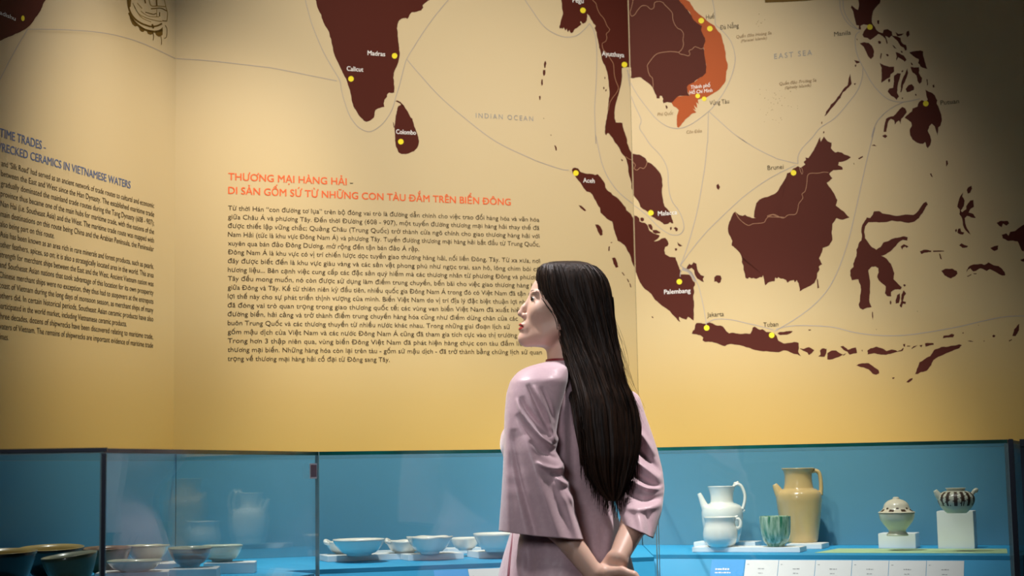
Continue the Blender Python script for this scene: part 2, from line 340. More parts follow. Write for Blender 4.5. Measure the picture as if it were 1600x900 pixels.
LANDS = '''
A 330,-220 360,-60 370,0 375,25 390,70 405,95 410,120 425,155 440,180 452,200 458,230 468,255 475,290 480,320 490,355 505,385 522,420 540,460 560,495 572,535 585,570 592,600 594,625 603,655 612,680 622,692 635,715 655,740 672,758 688,764 710,757 725,745 735,735 738,710 745,690 760,680 785,672 800,670 795,650 800,628 815,610 818,592 828,582 845,585 860,582 862,550 860,510 855,490 858,460 868,435 880,410 890,375 896,335 890,290 885,240 883,205 878,180 882,155 893,130 915,117 935,115 942,122 948,115 955,100 970,80 1000,77 1030,68 1042,50 1038,38 1050,25 1080,5 1120,-50 1300,-220
A 905,655 920,665 935,685 950,710 962,735 975,745 976,757 985,790 1000,825 1012,860 1016,885 1012,910 1000,932 985,948 950,962 910,965 888,955 872,920 866,880 864,830 862,790 868,750 872,720 880,690 884,668
A 868,635 880,630 900,640 920,660 930,678 915,668 895,648 880,640
A 853,765 858,770 862,800 858,800
B 290,-220 302,-60 303,0 308,40 315,85 310,105 300,140 292,170 295,182 305,178 312,185 320,172 328,195 338,180 345,205 355,190 365,210 378,205 388,185 410,172 425,160 430,150 422,145 425,135 438,152 455,145 463,130 466,105 465,88 478,100 490,125 505,150 520,165 512,180 525,205 528,235 535,265 540,300 550,330 556,370 565,395 575,410 585,440 595,475 600,510 603,550 605,590 600,620 598,650 595,690 590,720 582,760 577,800 578,835 C 416,20 418,40 425,48 430,36 440,35 455,55 470,75 480,95 495,110 505,125 515,150 525,165 540,180 552,205 560,235 562,270 568,300 580,340 582,375 595,400 605,425 625,450 640,475 645,495 665,510 690,525 705,545 735,565 770,585 795,605 820,600 830,590 850,600 848,580 840,560 835,535 820,515 800,495 790,470 785,440 780,400 785,360 782,320 770,285 750,260 725,235 705,220 690,215 680,195 660,180 640,168 610,165 590,160 575,145 565,120 555,95 550,60 540,35 B 718,890 710,860 700,830 690,800 685,770 670,768 645,768 637,740 637,700 645,650 655,610 668,570 678,530 683,490 682,450 684,427 700,424 720,422 748,425 746,440 748,460 745,490 760,492 785,487 805,485 825,500 845,515 865,530 885,555 895,580 905,600 908,618 925,618 928,600 940,603 948,620 945,635 950,648 975,640 1000,645 1040,605 1085,600 1115,603 1100,575 1097,545 1110,530 1140,518 1165,495 1195,480 1215,460 1218,420 1212,380 1205,340 1200,295 1212,260 1210,240 1195,215 1185,190 1190,165 1165,150 1140,130 1125,100 1100,65 1075,35 1045,0 1020,-60 980,-220
C 210,265 215,255 230,250 250,255 262,275 285,283 310,288 340,290 355,296 372,290 385,305 400,325 415,345 420,375 432,392 455,405 465,420 490,435 510,455 530,480 545,495 550,515 570,530 590,560 606,578 600,560 605,548 625,552 638,565 640,585 655,592 675,595 690,610 700,640 720,655 745,665 765,672 762,684 745,700 730,710 750,708 778,692 800,688 815,705 822,725 815,740 800,745 795,765 800,790 830,808 865,810 875,840 890,885 D 290,100 295,110 285,130 320,130 350,132 365,150 375,175 390,190 390,205 380,225 385,250 378,280 383,320 380,380 380,455 365,445 340,428 330,448 300,440 280,428 278,440 287,465 270,455 245,425 215,390 180,365 140,335 105,305 85,270 40,235 15,205 0,180 C 612,890 595,860 582,830 575,800 555,765 540,735 515,715 495,705 480,660 470,625 460,585 430,570 410,550 388,530 385,500 370,480 350,445 340,420 325,405 305,400 290,385 270,355 250,330 232,305 215,285
C 252,484 270,488 300,518 290,522 265,502
C 355,605 375,605 390,620 402,645 402,670 390,675 370,645
C 440,742 447,740 445,770 438,770
C 452,715 466,716 455,722
C 460,815 478,810 495,845 500,870 485,875 470,850
G 757,130 762,128 775,146 770,148
G 785,165 792,167 800,185 793,184
G 800,190 806,192 812,214 805,212
G 931,376 938,377 943,386 936,385
B 200,388 206,383 211,398 205,425 199,430 195,405
B 191,440 204,440 205,455 203,470 195,478 189,460
B 180,500 188,498 189,528 182,540 178,525
B 164,605 172,600 176,610 174,625 168,628
B 192,740 197,740 197,745 193,745
B 238,843 243,845 241,851 237,850
C 100,110 108,112 115,125 116,142 109,144 106,126
B 565,548 572,545 575,555 568,562
B 574,482 580,486 578,497 573,494
B 580,562 588,560 586,572 578,574
C 518,195 530,203 526,210 519,205
C 645,565 655,560 667,565 668,580 657,587 646,580
C 694,602 712,603 721,620 722,642 708,636 698,620
C 722,640 745,638 770,652 768,660 740,662 725,655
C 852,628 866,620 880,630 876,645 866,647 862,635
C 830,622 842,620 840,636 832,640
C 860,756 868,752 876,757 872,768 863,768
C 876,712 884,722 908,738 890,742 880,733
D 330,90 350,55 365,65 380,45 400,55 405,90 415,115 430,135 455,145 445,160 452,185 430,175 405,160 390,135 385,105 365,85 345,95
D 525,150 540,137 570,140 577,160 570,185 555,194 540,180 525,182
C 1120,360 1132,350 1143,370 1135,388 1122,378
C 1565,282 1555,310 1540,335 1520,365 1500,400 1480,415 1450,428 1420,435 1390,448 1370,470 1360,510 1355,545 1355,560 1370,565 1340,564 1310,552 1300,543 1285,550 1262,545 1250,535 1240,525 1230,530 1220,545 1210,570 1200,590 1192,625 1195,655 1210,685 1220,710 1215,735 1240,755 1260,775 1275,800 1285,830 D 725,0 718,45 730,70 735,110 745,155 760,162 770,152 790,160 800,155 820,162 845,150 862,150 868,135 875,165 885,208 900,190 930,180 950,178 955,150 965,160 975,150 990,160 1010,160 1030,170 1040,190 1060,175 1085,170 1090,186 1105,170 1118,195 1125,250 1170,225 1230,190 1245,160 1250,120 1265,95 1260,75 1283,60 1262,20 E 320,820 330,800 345,750 385,735 405,700 400,650 405,600 430,565 470,575 512,560 490,540 450,505 425,485 435,450 415,410 395,380 370,345 385,335 405,315 385,290 410,265 470,262 465,245 440,235 445,215 490,205 520,185 505,175 480,168 462,155 440,150 425,155 410,145 395,130 400,95 375,85 352,55 340,75 332,90 328,58 310,95 295,125 275,160 255,190 235,185 240,200 225,215 235,230 205,250 190,240 160,255 140,280 122,285
D 1245,168 1252,160 1262,225 1250,230
D 390,490 400,472 430,472 460,478 490,468 515,475 545,490 570,490 590,500 610,530 630,545 660,540 700,548 740,545 778,548 790,525 795,505 810,497 830,512 850,520 865,515 890,535 920,535 945,545 965,565 975,595 1010,615 1050,612 1090,605 1118,612 1120,650 1115,675 1135,705 1110,692 1080,688 1040,668 1010,665 980,678 940,675 890,670 830,665 780,650 720,632 680,625 640,620 615,625 600,635 560,622 510,605 460,605 443,595 448,575 430,560 400,552 368,548 375,525 385,520
D 968,545 985,535 1030,530 1078,530 1060,545 1030,555 990,557
D 1125,650 1150,655 1190,642 1228,662 1210,685 1190,697 1180,680 1150,668
D 1268,665 1285,650 1315,655 1310,690 1300,710 1255,708 1272,695
D 1185,518 1205,518 1205,524 1190,526
F -28,622 0,605 30,605 50,620 75,630 40,648 0,662 -28,662
F 55,580 75,575 95,590 105,600 130,590 155,585 162,620 135,625 115,632 100,612 75,600
F 75,630 95,620 85,632 70,640
F 228,605 250,590 285,580 320,590 350,608 385,598 410,603 420,610 445,600 460,585 455,605 410,615 380,625 350,632 310,630 270,622 230,630
F 595,560 610,556 650,558 652,568 600,580
F 455,565 470,562 468,580 460,580
F 480,575 500,574 500,579 482,580
F 508,592 522,578 550,570 530,584 512,594
F 560,572 580,568 572,585
F 190,602 198,600 196,614
F 710,527 715,510 745,508 765,498 783,505 775,520 745,522
F 533,756 545,720 560,680 600,655 630,640 655,600 700,582 760,575 815,565 832,570 815,590 770,608 720,628 680,645 650,665 635,700 605,735 570,742 550,755
F 476,806 500,785 518,780 515,792 490,810
F 157,700 185,688 235,685 265,705 300,730 304,750 285,760 260,752 235,725 200,712
F 385,779 400,776 402,782 390,787
F 1025,510 1035,503 1046,510 1040,520 1029,520
F 1153,512 1165,470 1185,445 1198,433 1196,475 1175,512
F 865,543 885,541 906,548 885,548
F 1130,542 1150,532 1152,537 1135,547
F 968,543 978,542 974,549
F 700,95 730,82 770,82 800,98 803,115 790,130 760,145 720,125
F 860,105 863,90 875,70 905,55 960,52 975,58 1000,42 1030,58 1065,65 1085,80 1105,105 1108,125 1090,127 1040,100 1010,85 990,97 950,80 920,97 905,100 885,80 870,88
F 862,132 890,117 893,122 870,134
F 905,112 925,112 925,118 908,117
F 440,328 433,318 445,290 445,250 460,220 475,242 462,258 455,290 475,295 472,308 455,305 448,330
F 408,305 408,285 418,250 435,238 437,270 428,302
F 371,292 377,285 382,298 378,312 372,308
F 456,188 464,180 474,188 466,198
F 258,360 263,356 265,385 263,410 258,388
F 282,468 288,470 285,474
F 834,490 843,489 842,496 836,497
F 934,441 940,442 938,447
F 544,352 550,354 547,358
E 990,462 1000,480 985,500 970,530 945,565 920,585 880,595 830,585 780,580 740,590 700,592 660,590 630,590 610,615 603,650 608,690 625,712 650,745 680,762 705,745 725,715 750,710 775,695 820,685 850,678 875,685 872,705 845,700 820,715 800,740 770,770 730,795 710,800 745,820 770,850 785,895 F 395,97 400,110 395,150 420,175 448,200 440,215 405,215 380,230 380,260 355,258 340,240 345,195 320,175 300,155 290,135 300,105 297,78 280,68 255,70 235,90 240,130 245,190 245,240 240,280 245,305 255,328 225,332 200,344 180,335 172,310 180,290 185,240 185,190 170,150 130,157 118,125 120,90 140,70 E 535,850 555,800 555,760 570,720 585,705 590,680 585,640 590,610 605,585 620,560 640,565 655,545 665,522 700,522 715,535 760,542 820,550 860,542 910,545 940,520 960,490 975,470
E 1250,375 1272,362 1277,380 1265,405 1250,412 1243,390
E 1222,403 1205,425 1190,465 1185,495 1200,510 1197,540 1215,570 1220,610 1235,640 1268,670 1245,630 1235,600 1230,565 1245,550 1275,562 1300,563 1285,540 1255,530 1270,505 1288,495 1285,452 1265,455 1240,490 1240,510 1215,528 1205,518 1225,490 1230,455 1215,430
E 1195,735 1210,722 1252,740 1245,748 1215,750
E 1390,752 1415,740 1440,736 1438,760 1415,770
E 1430,595 1450,583 1500,583 1509,598 1490,612 1470,598 1462,622 1445,612
E 1900,480 1605,603 1570,625 1545,645 1515,650 1505,675 1490,660 1462,668 1468,690 1500,707 1530,705 1560,710 1575,740 1590,770 1640,780 1900,760
E 1578,825 1610,812 1700,815 1640,835 1590,836
E 950,772 975,762 1022,768 1022,776 985,780 960,790
E 1033,768 1100,768 1102,773 1033,776
E 1070,785 1078,788 1088,824 1078,818
E 830,742 850,728 880,742 868,750 858,742 845,750 840,762
E 1170,640 1180,630 1182,645 1176,655
E 1190,632 1203,628 1210,650 1228,655 1220,668 1200,665 1185,655
E 1114,205 1122,205 1127,225 1116,245
E 1013,287 1022,285 1031,310 1022,305
E 565,192 593,177 596,184 572,198
E 648,112 665,105 682,115 665,114
E 536,222 541,220 540,234
P 552,-220 562,-60 565,0 570,40 565,65 545,55 525,35 520,50 535,75 540,105 548,135 555,160 570,162 568,185 583,188 580,165 600,155 625,160 620,175 600,200 592,220 600,235 625,240 640,252 660,240 680,225 690,215 720,230 735,245 745,278 750,272 742,245 735,226 760,240 775,225 795,245 815,265 830,290 850,300 858,320 870,315 865,285 850,280 835,265 830,240 805,230 780,225 775,200 750,185 725,190 720,210 700,205 680,190 665,165 650,140 652,105 660,70 680,45 700,25 705,0 715,-60 740,-220
P 798,203 815,215 850,212 835,225 810,230
P 868,200 883,195 887,220 872,236 864,218
P 685,130 697,130 695,155 686,150
P 575,273 600,266 630,270 652,290 665,325 662,355 645,372 628,355 615,325 600,295
P 688,262 698,257 709,264 706,276 694,277
P 778,284 788,288 806,308 790,302
P 738,342 750,340 757,350 748,356
P 708,333 714,338 706,375 702,360
P 800,328 820,335 850,350 868,378 855,388 835,372 815,360 803,383 806,355
P 830,320 840,322 844,334 835,332
P 885,330 920,322 955,318 972,325 970,345 978,370 988,410 998,434 975,428 955,418 940,395 945,375 925,365 905,350
P 893,393 902,397 908,410 898,408
P 893,420 915,425 945,422 945,460 965,490 962,515 948,527 935,505 930,475 905,455
P 700,396 725,410 760,420 790,420 790,450 770,465 765,485 745,495 725,510 710,520 712,470 712,425
P 752,500 764,492 765,512 755,518
P 790,475 810,460 832,462 825,490 815,520 810,555 808,580 820,605 805,627 790,610 770,600 750,575 760,555 785,550 790,510
P 873,430 877,460 862,500 845,535 835,578 828,578 833,530 845,490 860,460
P 835,447 845,440 848,448 838,455
P 862,560 880,535 900,528 915,545 912,565 890,575 870,579
P 985,563 1005,575 1030,585 1045,600 1060,630 1055,650 1070,680 1085,720 1088,755 1080,785 1065,800 1060,852 1055,830 1045,795 1025,775 1010,790 1000,820 1015,850 1022,875 1015,910 1000,928 990,915 985,890 970,902 935,895 905,875 890,845 888,810 900,790 895,765 875,750 855,738 880,715 900,700 905,680 935,670 945,640 965,628 985,640 1000,625 990,595
P 800,715 820,690 840,670 860,680 868,705 850,730 835,745 830,778 820,755 805,765 795,782 790,755 770,745 755,760 748,790 742,826 725,827 728,790 740,745 755,735 785,728
P 714,852 735,842 748,852 735,866
P 515,463 519,490 525,525 510,545 485,570 470,580 455,615 425,650 390,690 355,730 365,700 395,655 430,620 460,580 480,550 500,535 505,505
P 540,378 572,385 575,395 555,400 548,390
P 544,408 555,405 552,420 546,420
P 538,525 552,522 545,535
P 1030,535 1040,530 1042,548 1033,550
P 992,498 998,497 1002,530 996,540
P 920,590 928,590 930,600 923,600
P 838,612 846,612 844,622 838,620
P 335,765 341,762 341,775 336,778
P 347,825 354,822 354,834 347,836
P 553,243 562,248 560,256
0 72,-40 69,0 64,8 61,16 55,25 48,35 38,45 25,52 10,58 0,63 -40,80 -160,150 -420,260 -420,-200 60,-120
B 962,660 970,662 976,672 972,684 965,676
'''
VIET = 'B 1000,-220 1035,-60 1045,0 1075,35 1100,65 1125,100 1140,130 1165,150 1190,165 1185,190 1195,215 1210,240 1212,260 1200,295 1205,340 1212,380 1218,420 1215,460 1195,480 1165,495 1140,518 1110,530 1097,545 1100,575 1115,603 1085,600 1040,605 1000,645 1010,665 1030,675 1045,690 1035,720 1033,760 1035,795 1045,800 1065,775 1085,750 1110,730 1125,715 1135,710 1155,705 1132,680 1152,690 1140,660 1160,678 1155,640 1170,655 1165,625 1185,618 1205,620 1230,605 1255,590 1280,575 1300,560 1320,535 1338,510 1340,480 1342,450 1350,430 1352,410 1340,370 1338,330 1330,290 1318,250 1308,215 1285,190 1270,165 1245,150 1225,135 1205,115 1185,100 1160,80 1140,60 1125,35 1115,15 1085,0 1060,-60 1020,-220'
land = Print()
def pix_area(p): return abs(sum(p[i][0] * p[(i + 1) % len(p)][1] - p[(i + 1) % len(p)][0] * p[i][1] for i in range(len(p)))) / 2
for ln in LANDS.strip().split('\n'):
    pts = px_list(ln)
    if pix_area(pts) > 45:
        one = Print(); one.add(coast(pts, .06, 2), .0003); one.build('landmass_print' if pix_area(pts) > 420 else 'island_print', M_land)
    else: land.add(coast(pts, .06 if len(pts) > 12 else .03, 2 if len(pts) > 12 else 1), .0003)
for o in land.build('islet_print', M_land, 'scattered tiny maroon printed islets').values(): o['kind'] = 'stuff'
vn = Print(); vn.add(coast(px_list(VIET), .05), .0005); vn.build('highlighted_country_print', M_land2, 'orange printed coastal country')

def smooth_path(pts, k=6):
    P = [pts[0]] + list(pts) + [pts[-1]]; out = []
    for i in range(1, len(P) - 2):
        p0, p1, p2, p3 = [np.array(q) for q in P[i - 1:i + 3]]
        for j in range(k):
            t = j / k
            out.append(tuple(.5 * ((2 * p1) + (-p0 + p2) * t + (2 * p0 - 5 * p1 + 4 * p2 - p3) * t * t + (-p0 + 3 * p1 - 3 * p2 + p3) * t ** 3)))
    out.append(tuple(pts[-1])); return out
def stroke(pr, pts, wpx, off, k=6, key=None):
    pts = smooth_path(pts, k)
    for (x0, y0), (x1, y1) in zip(pts, pts[1:]):
        dx, dy = x1 - x0, y1 - y0; L = math.hypot(dx, dy)
        if L < 1e-6: continue
        nx, ny = -dy / L * wpx / 2, dx / L * wpx / 2; ex, ey = dx / L * .25, dy / L * .25
        pr.add([(x0 + nx - ex, y0 + ny - ey), (x1 + nx + ex, y1 + ny + ey), (x1 - nx + ex, y1 - ny + ey), (x0 - nx - ex, y0 - ny - ey)], off, key)
ROUTES = '''
B 60,-30 75,0 130,80 180,150 230,195 290,225 340,235 400,225 450,185 480,150
B 480,150 505,190 520,250 525,320 525,420 520,550 512,680 515,780 520,900 C 360,50 380,150 400,230 440,320 500,400 570,460 640,510 700,560 760,620 830,665 880,670 905,655 918,620 905,560 880,510 850,470 830,420 820,350 818,280 800,220 760,160 710,110 670,50 640,0 B 810,750 770,660 735,560 718,440
B 715,440 745,520 790,600 850,680 900,740 960,785 1010,803 1060,803 1110,785 1160,755 1200,725 1230,700 1260,670 1320,590 1370,490 1395,400 1395,340 1375,270 1340,220 1300,180 1275,155 1270,80 1255,0 1250,-40
B 1230,700 1228,800 1226,890 C 1062,110 1050,230 1030,360 1005,500 970,640 930,770 895,860
B 1235,700 1300,760 1380,830 1470,895 C 1260,60 1370,130 1480,185 E 80,200 190,225
E 175,235 C 1500,290 1400,350 1280,440 1150,560 1050,660 960,770 895,860
A 300,-30 305,0 325,80 345,150 380,240 420,330 470,420 520,505 530,560 545,620 580,720 620,780 660,812 710,825 760,800 810,750 850,680 870,610 895,530 915,450 940,370 1000,270 1080,150 1150,60 1200,0 1220,-30
A 940,375 1030,480 1150,610 1300,740 1500,890 C -40,195 0,212 80,240 150,262 190,265
0 272,92 330,96 400,104 430,108 490,120 525,127
0 40,46 100,47 160,52 215,66 272,92
0 40,46 20,80 0,118 -20,160
P 445,-30 450,0 455,60 480,120 520,165 575,190
P 468,-30 470,0 475,60 500,120 545,170 575,190
P 575,200 550,225 548,290 565,360 600,430 650,520 710,590 770,630 850,640 950,620
P 595,430 590,490 560,570 500,650 420,740 330,800 E 280,60 215,130 190,180 190,225
P 850,640 770,680 700,740 665,800 650,860 E 670,0 650,80 620,200 580,380 540,560 500,720 440,890 D 1320,240 1220,350 1100,440 1000,500 950,530
D 960,515 1050,495 1150,490 1350,500 F 150,490 300,508 450,508 600,490 800,455 950,420 1100,390 1227,385 1300,390
D 290,70 320,90 360,115 380,150 410,200 430,270 450,360 465,450 470,490
D 475,470 540,445 650,450 760,475 850,495 940,520
D 290,100 285,145
'''
for ln in ROUTES.strip().split('\n'):
    rt = Print(); stroke(rt, px_list(ln), 1.15, .0007); rt.build('route_print', M_route)
rt = Print()
stroke(rt, px_list('D 300,92 345,108 372,140 392,178'), 4.5, .0007)
rt.build('route_print', M_route, 'pale lilac printed route lines')
BORD = '''
B 490,-60 500,0 520,25 530,60 545,90 570,120 590,165 605,185 600,200 585,215 588,240 580,262 560,275 565,310 590,340 610,370 628,400 632,430 635,470 645,510 660,550 650,580 620,620 605,650 598,690
B 765,-60 760,0 750,50 742,80 750,103 770,95 790,65 815,40 845,40 870,60 890,50 895,20 920,12 945,18 960,35 985,60 1005,85 1008,120 1020,155 1040,180 1060,190 1075,215 1072,250 1075,280 1065,310 1045,330
B 1045,330 1055,340 1080,345 1105,352 1115,340 1110,320 1130,310 1145,295 1165,300 1185,308 1203,300
B 1045,330 1000,325 960,328 920,335 895,350 870,380 850,410 852,430 855,450 865,475 880,490 885,520 885,550
C 1240,530 1260,565 1285,590 1320,610 1350,600 1390,597 1420,590 1435,565 1470,545 1500,555 1540,560 E 0,555 40,542 95,565 130,545 175,540 190,505 195,475 220,440 215,415 235,395 245,350 250,300 270,285 310,285 350,278 380,280
C 548,182 565,195 590,205 605,220 615,235 608,255 625,265 645,250 665,255 680,240 688,215
E 200,250 205,270 215,290 220,275 212,250
'''
for ln in BORD.strip().split('\n'):
    bd = Print(); stroke(bd, px_list(ln), .9, .0009); bd.build('border_print', M_border)
sk = Print(); sk2 = Print()
for tx, wd in (('S 185,-60 195,60 210,150 250,250 320,340 420,410 520,450 600,470 700,460 790,420', 2.6), ('S 210,230 270,340 350,430 460,510 560,545 680,560 800,530', 3.2),
               ('S 500,220 560,235 640,255 690,240', 1.2), ('S 600,160 700,150 780,150 870,195', 1.5), ('S 800,370 880,375', 1.2), ('S 630,570 645,640 635,710', 1.0),
               ('S 770,640 785,720 780,790', 1.0), ('S 850,450 880,520 870,650 830,680', 1.0), ('S 620,430 640,500', 2.6), ('S 480,-40 500,60', 2.0), ('S 690,-40 700,100', 2.2), ('S 750,220 750,290', 1.3)):
    stroke(sk, px_list(tx), wd, .0008)
for tx in ('S 215,240 230,330 270,430 320,470 350,460 360,440 290,360', 'S 380,460 400,530 440,565 475,560 490,510 430,480', 'S 520,540 545,600 590,615 635,600 640,550 580,535', 'S 670,560 690,620 740,650 800,620 805,480 760,520', 'S 190,0 250,0 240,120 210,140'):
    sk.add(px_list(tx), .0008)
for tx, wd in (('S 280,60 380,240 520,320 700,370 790,380', 1.2), ('S 360,60 440,150', 1.2), ('S 420,200 560,290 740,300', 1.0), ('S 560,-40 600,100 720,110 850,120', 1.6), ('S 830,-20 860,120 890,240 880,360', 1.2), ('S 300,100 420,300 600,390', 1.0), ('S 700,170 700,300', .9)):
    stroke(sk2, px_list(tx), wd, .0003)
sk.add(px_list('0 1192,-60 1300,-60 1292,-2 1262,2 1225,4 1196,5'), .0008)
sk.build('ship_print', M_sketch, 'sepia drawing of a sailing ship'); sk2.build('ship_shading_print', M_sketch2)

for x, y in ((615.7, 88), (547.7, 124), (625.5, 222), (909.7, 17), (974.5, 101.7), (1096.5, 33), (1110, 45.5), (1091, 150.5), (1101, 155), (1359.7, 43), (1447, 162.5), (898.7, 271), (1017.8, 333), (1240.5, 270.5), (1062.3, 440.5), (1105, 512.5), (1206.5, 524), (32.5, 29)):
    rr = 4.4 if y not in (150.5, 155) else 3.6
    k = panel_of(x, y); pl = PLN[k]; s0, z0 = pl.sz(x, y)
    sx = rr * (.62 if k == 'L' else 1)
    dots = Print(); dots.add([(x + sx * math.cos(a), y + rr * math.sin(a)) for a in np.linspace(0, 2 * math.pi, 20, endpoint=False)], .0011, k)
    dots.build('city_dot_print', M_dot)

# ------------------------------------------------------------------ lettering
_fc = bpy.data.curves.new('lettering', 'FONT'); _fc.resolution_u = 3
_fo = bpy.data.objects.new('lettering', _fc)
CAP = .728
col.objects.link(_fo)
HORN = {'ơ': 'o', 'ờ': 'ò', 'ớ': 'ó', 'ợ': 'ọ', 'ở': 'ỏ', 'ỡ': 'õ', 'Ơ': 'O'}
def outline(txt, bold=0.0, spacing=1.0, shear=0.0):
    _fc.body = txt; _fc.space_character = spacing; _fc.shear = shear
    dg = bpy.context.evaluated_depsgraph_get(); dg.update()
    ev = _fo.evaluated_get(dg); me = ev.to_mesh()
    V = np.array([v.co[:] for v in me.vertices]).reshape(-1, 3); Fc = [tuple(p.vertices) for p in me.polygons]
    ev.to_mesh_clear()
    return V, Fc
def glyphs(txt, bold=0.0, spacing=1.0, shear=0.0):
    """filled letters of one line; the horned o is drawn as an o with its horn added"""
    txt = txt.replace('Đ', 'Ð'); plain = ''.join(HORN.get(c, c) for c in txt)
    V, Fc = outline(plain, bold, spacing, shear)
    for i, c in enumerate(txt):
        if c in HORN:
            x = outline(plain[:i] + plain[i], 0.0, spacing, shear)[0][:, 0].max(); k = len(V)
            tick = [(-.085, .435), (-.02, .450), (.045, .490), (.075, .550), (.070, .620), (.010, .620), (.012, .565), (-.012, .520), (-.075, .490)]
            V = np.concatenate([V, [(x + a, b + (.2 if c == 'Ơ' else 0), 0) for a, b in tick]]); Fc.append(tuple(range(k, k + len(tick))))
    if bold > 0:          # heavier strokes: the line printed four times, slightly apart
        k = len(V); Fc = [tuple(i + k * q for i in f) for q in range(4) for f in Fc]
        V = np.concatenate([V + np.array([a * bold, b * bold, .00002 * q]) for q, (a, b) in enumerate(((-1, -.6), (1, -.6), (-1, .6), (1, .6)))])
    return V, Fc
class Lettering:
    def __init__(s): s.v = []; s.f = []
    def line(s, pl, txt, s0, s1, z, cap, bold=0.0, off=.0012, spacing=1.0, shear=0.0, base=.006):
        V, Fc = glyphs(txt, bold, spacing, shear)
        if len(V) == 0: return
        x0, x1 = V[:, 0].min(), V[:, 0].max(); k = (s1 - s0) / (x1 - x0); b = len(s.v)
        s.v += [pl.xyz(s0 + (v[0] - x0) * k, z + v[1] * cap / CAP, base + off + v[2]) for v in V]
        s.f += [tuple(i + b for i in f) for f in Fc]
    def build(s, name, m, parent, label=None):
        if not s.v: return
        o = raw_obj(name, s.v, s.f, m, parent)
        if label: o['label'] = label
        return o
def px_cap(pl, x, y, h): return pl.sz(x, y)[1] - pl.sz(x, y + h)[1]
hd = Lettering()
for txt, a, b, h in (('THƯƠNG MẠI HÀNG HẢI', (356, 281.7), (541, 289.7), 11.6), ('DI SẢN GỐM SỨ TỪ NHỮNG CON TÀU ĐẮM TRÊN BIỂN ĐÔNG', (356, 303.3), (797, 321.3), 11.6)):
    p, q = PC.sz(*a), PC.sz(*b); hd.line(PC, txt, p[0], q[0], (p[1] + q[1]) / 2, px_cap(PC, a[0], a[1], h), .014)
p, q = PC.sz(546, 289.5), PC.sz(551, 289.5)
hd.build('heading_lettering', M_red, mur['C'], 'orange-red bold capital heading')
BODY = '''Từ thời Hán “con đường tơ lụa” trên bộ đóng vai trò là đường dẫn chính cho việc trao đổi hàng hóa và văn hóa
giữa Châu Á và phương Tây. Đến thời Đường (608 - 907), một tuyến đường thương mại hàng hải thay thế đã
được thiết lập vững chắc; Quảng Châu (Trung Quốc) trở thành cửa ngõ chính cho giao thương hàng hải với
Nam Hải (tức là khu vực Đông Nam Á) và phương Tây. Tuyến đường thương mại hàng hải bắt đầu từ Trung Quốc,
xuyên qua bán đảo Đông Dương, mở rộng đến tận bán đảo Á rập.
Đông Nam Á là khu vực có vị trí chiến lược dọc tuyến giao thương hàng hải, nối liền Đông, Tây. Từ xa xưa, nơi
đây được biết đến là khu vực giàu vàng và các sản vật phong phú như ngọc trai, san hô, lông chim bói cá,
hương liệu... Bên cạnh việc cung cấp các đặc sản quý hiếm mà các thương nhân từ phương Đông và phương
Tây đều mong muốn, nó còn được sử dụng làm điểm trung chuyển, bến bãi cho việc giao thương hàng hóa
giữa Đông và Tây. Kể từ thiên niên kỷ đầu tiên, nhiều quốc gia Đông Nam Á trong đó có Việt Nam đã tận dụng
lợi thế này cho sự phát triển thịnh vượng của mình. Biển Việt Nam do vị trí địa lý đặc biệt thuận lợi như vậy
đã đóng vai trò quan trọng trong giao thương quốc tế; các vùng ven biển Việt Nam đã xuất hiện nhiều
đường biển, hải cảng và trở thành điểm trung chuyển hàng hóa cũng như điểm dừng chân của các
buôn Trung Quốc và các thương thuyền từ nhiều nước khác nhau. Trong những giai đoạn lịch sử
gốm mậu dịch của Việt Nam và các nước Đông Nam Á cũng đã tham gia tích cực vào thị trường thế giới.
Trong hơn 3 thập niên qua, vùng biển Đông Việt Nam đã phát hiện hàng chục con tàu đắm liên quan
thương mại biển. Những hàng hóa còn lại trên tàu - gốm sứ mậu dịch - đã trở thành bằng chứng lịch sử quan
trọng về thương mại hàng hải cổ đại từ Đông sang Tây.'''.split('\n')
bt = Lettering()
pA, pB = PC.sz(355.8, 328.8), PC.sz(354, 563.8); pE = PC.sz(841.5, 347.2)
ends = {4: PC.sz(654, 389)[0], 17: PC.sz(608, 565)[0], 12: PC.sz(808, 500)[0], 13: PC.sz(796, 514)[0]}
capb = px_cap(PC, 356, 329, 7.6)
for i, tx in enumerate(BODY):
    z = pA[1] + (pB[1] - pA[1]) * i / 17
    bt.line(PC, tx, pA[0], ends.get(i, pE[0]), z, capb, 0.0)
bt.line(PC, '-', p[0], q[0], p[1], px_cap(PC, 546, 290, 9))
bt.build('text_lettering', M_black, mur['C'])
EN = '''and ‘Silk Road’ had served as an ancient network of trade routes to cultural and economic
between the East and West since the Han Dynasty. The established maritime trade
gradually dominated the mainland trade routes during the Tang Dynasty (608 - 907);
province thus became one of the main hubs for maritime trade, with the nations of the
Nan Hai (i.e. Southeast Asia) and the West. The maritime trade route was mapped with
main destinations on this route being China and the Arabian Peninsula, the Peninsular
also being part on this route.
Asia has been known as an area rich in rare minerals and forest products, such as pearls,
other feathers, spices, so on; it is also a strategically located area in the world. This area
strength for merchant ships between the East and the West. Ancient Vietnam nation was
and Southeast Asian nations that took advantage of this location for its own prosperity
Chinese merchant ships were no exception, they thus had to stopovers at the entrepots
coast of Vietnam during the long days of monsoon season, as merchant ships of many
others did. In certain historical periods, Southeast Asian ceramic products have also
participated in the world market, including Vietnamese ceramic products.
three decades, dozens of shipwrecks have been discovered relating to maritime trade,
waters of Vietnam. The remains of shipwrecks are important evidence of maritime trade
times.'''.split('\n')
be = Lettering()
qA, qB = PL.sz(238, 325.5), PL.sz(236, 543.7); x0 = PL.sz(-4, 400)[0]
xs = {6: PL.sz(82, 376)[0], 14: PL.sz(195, 511)[0], 17: PL.sz(10, 533)[0]}
cape = px_cap(PL, 238, 325, 8.6)
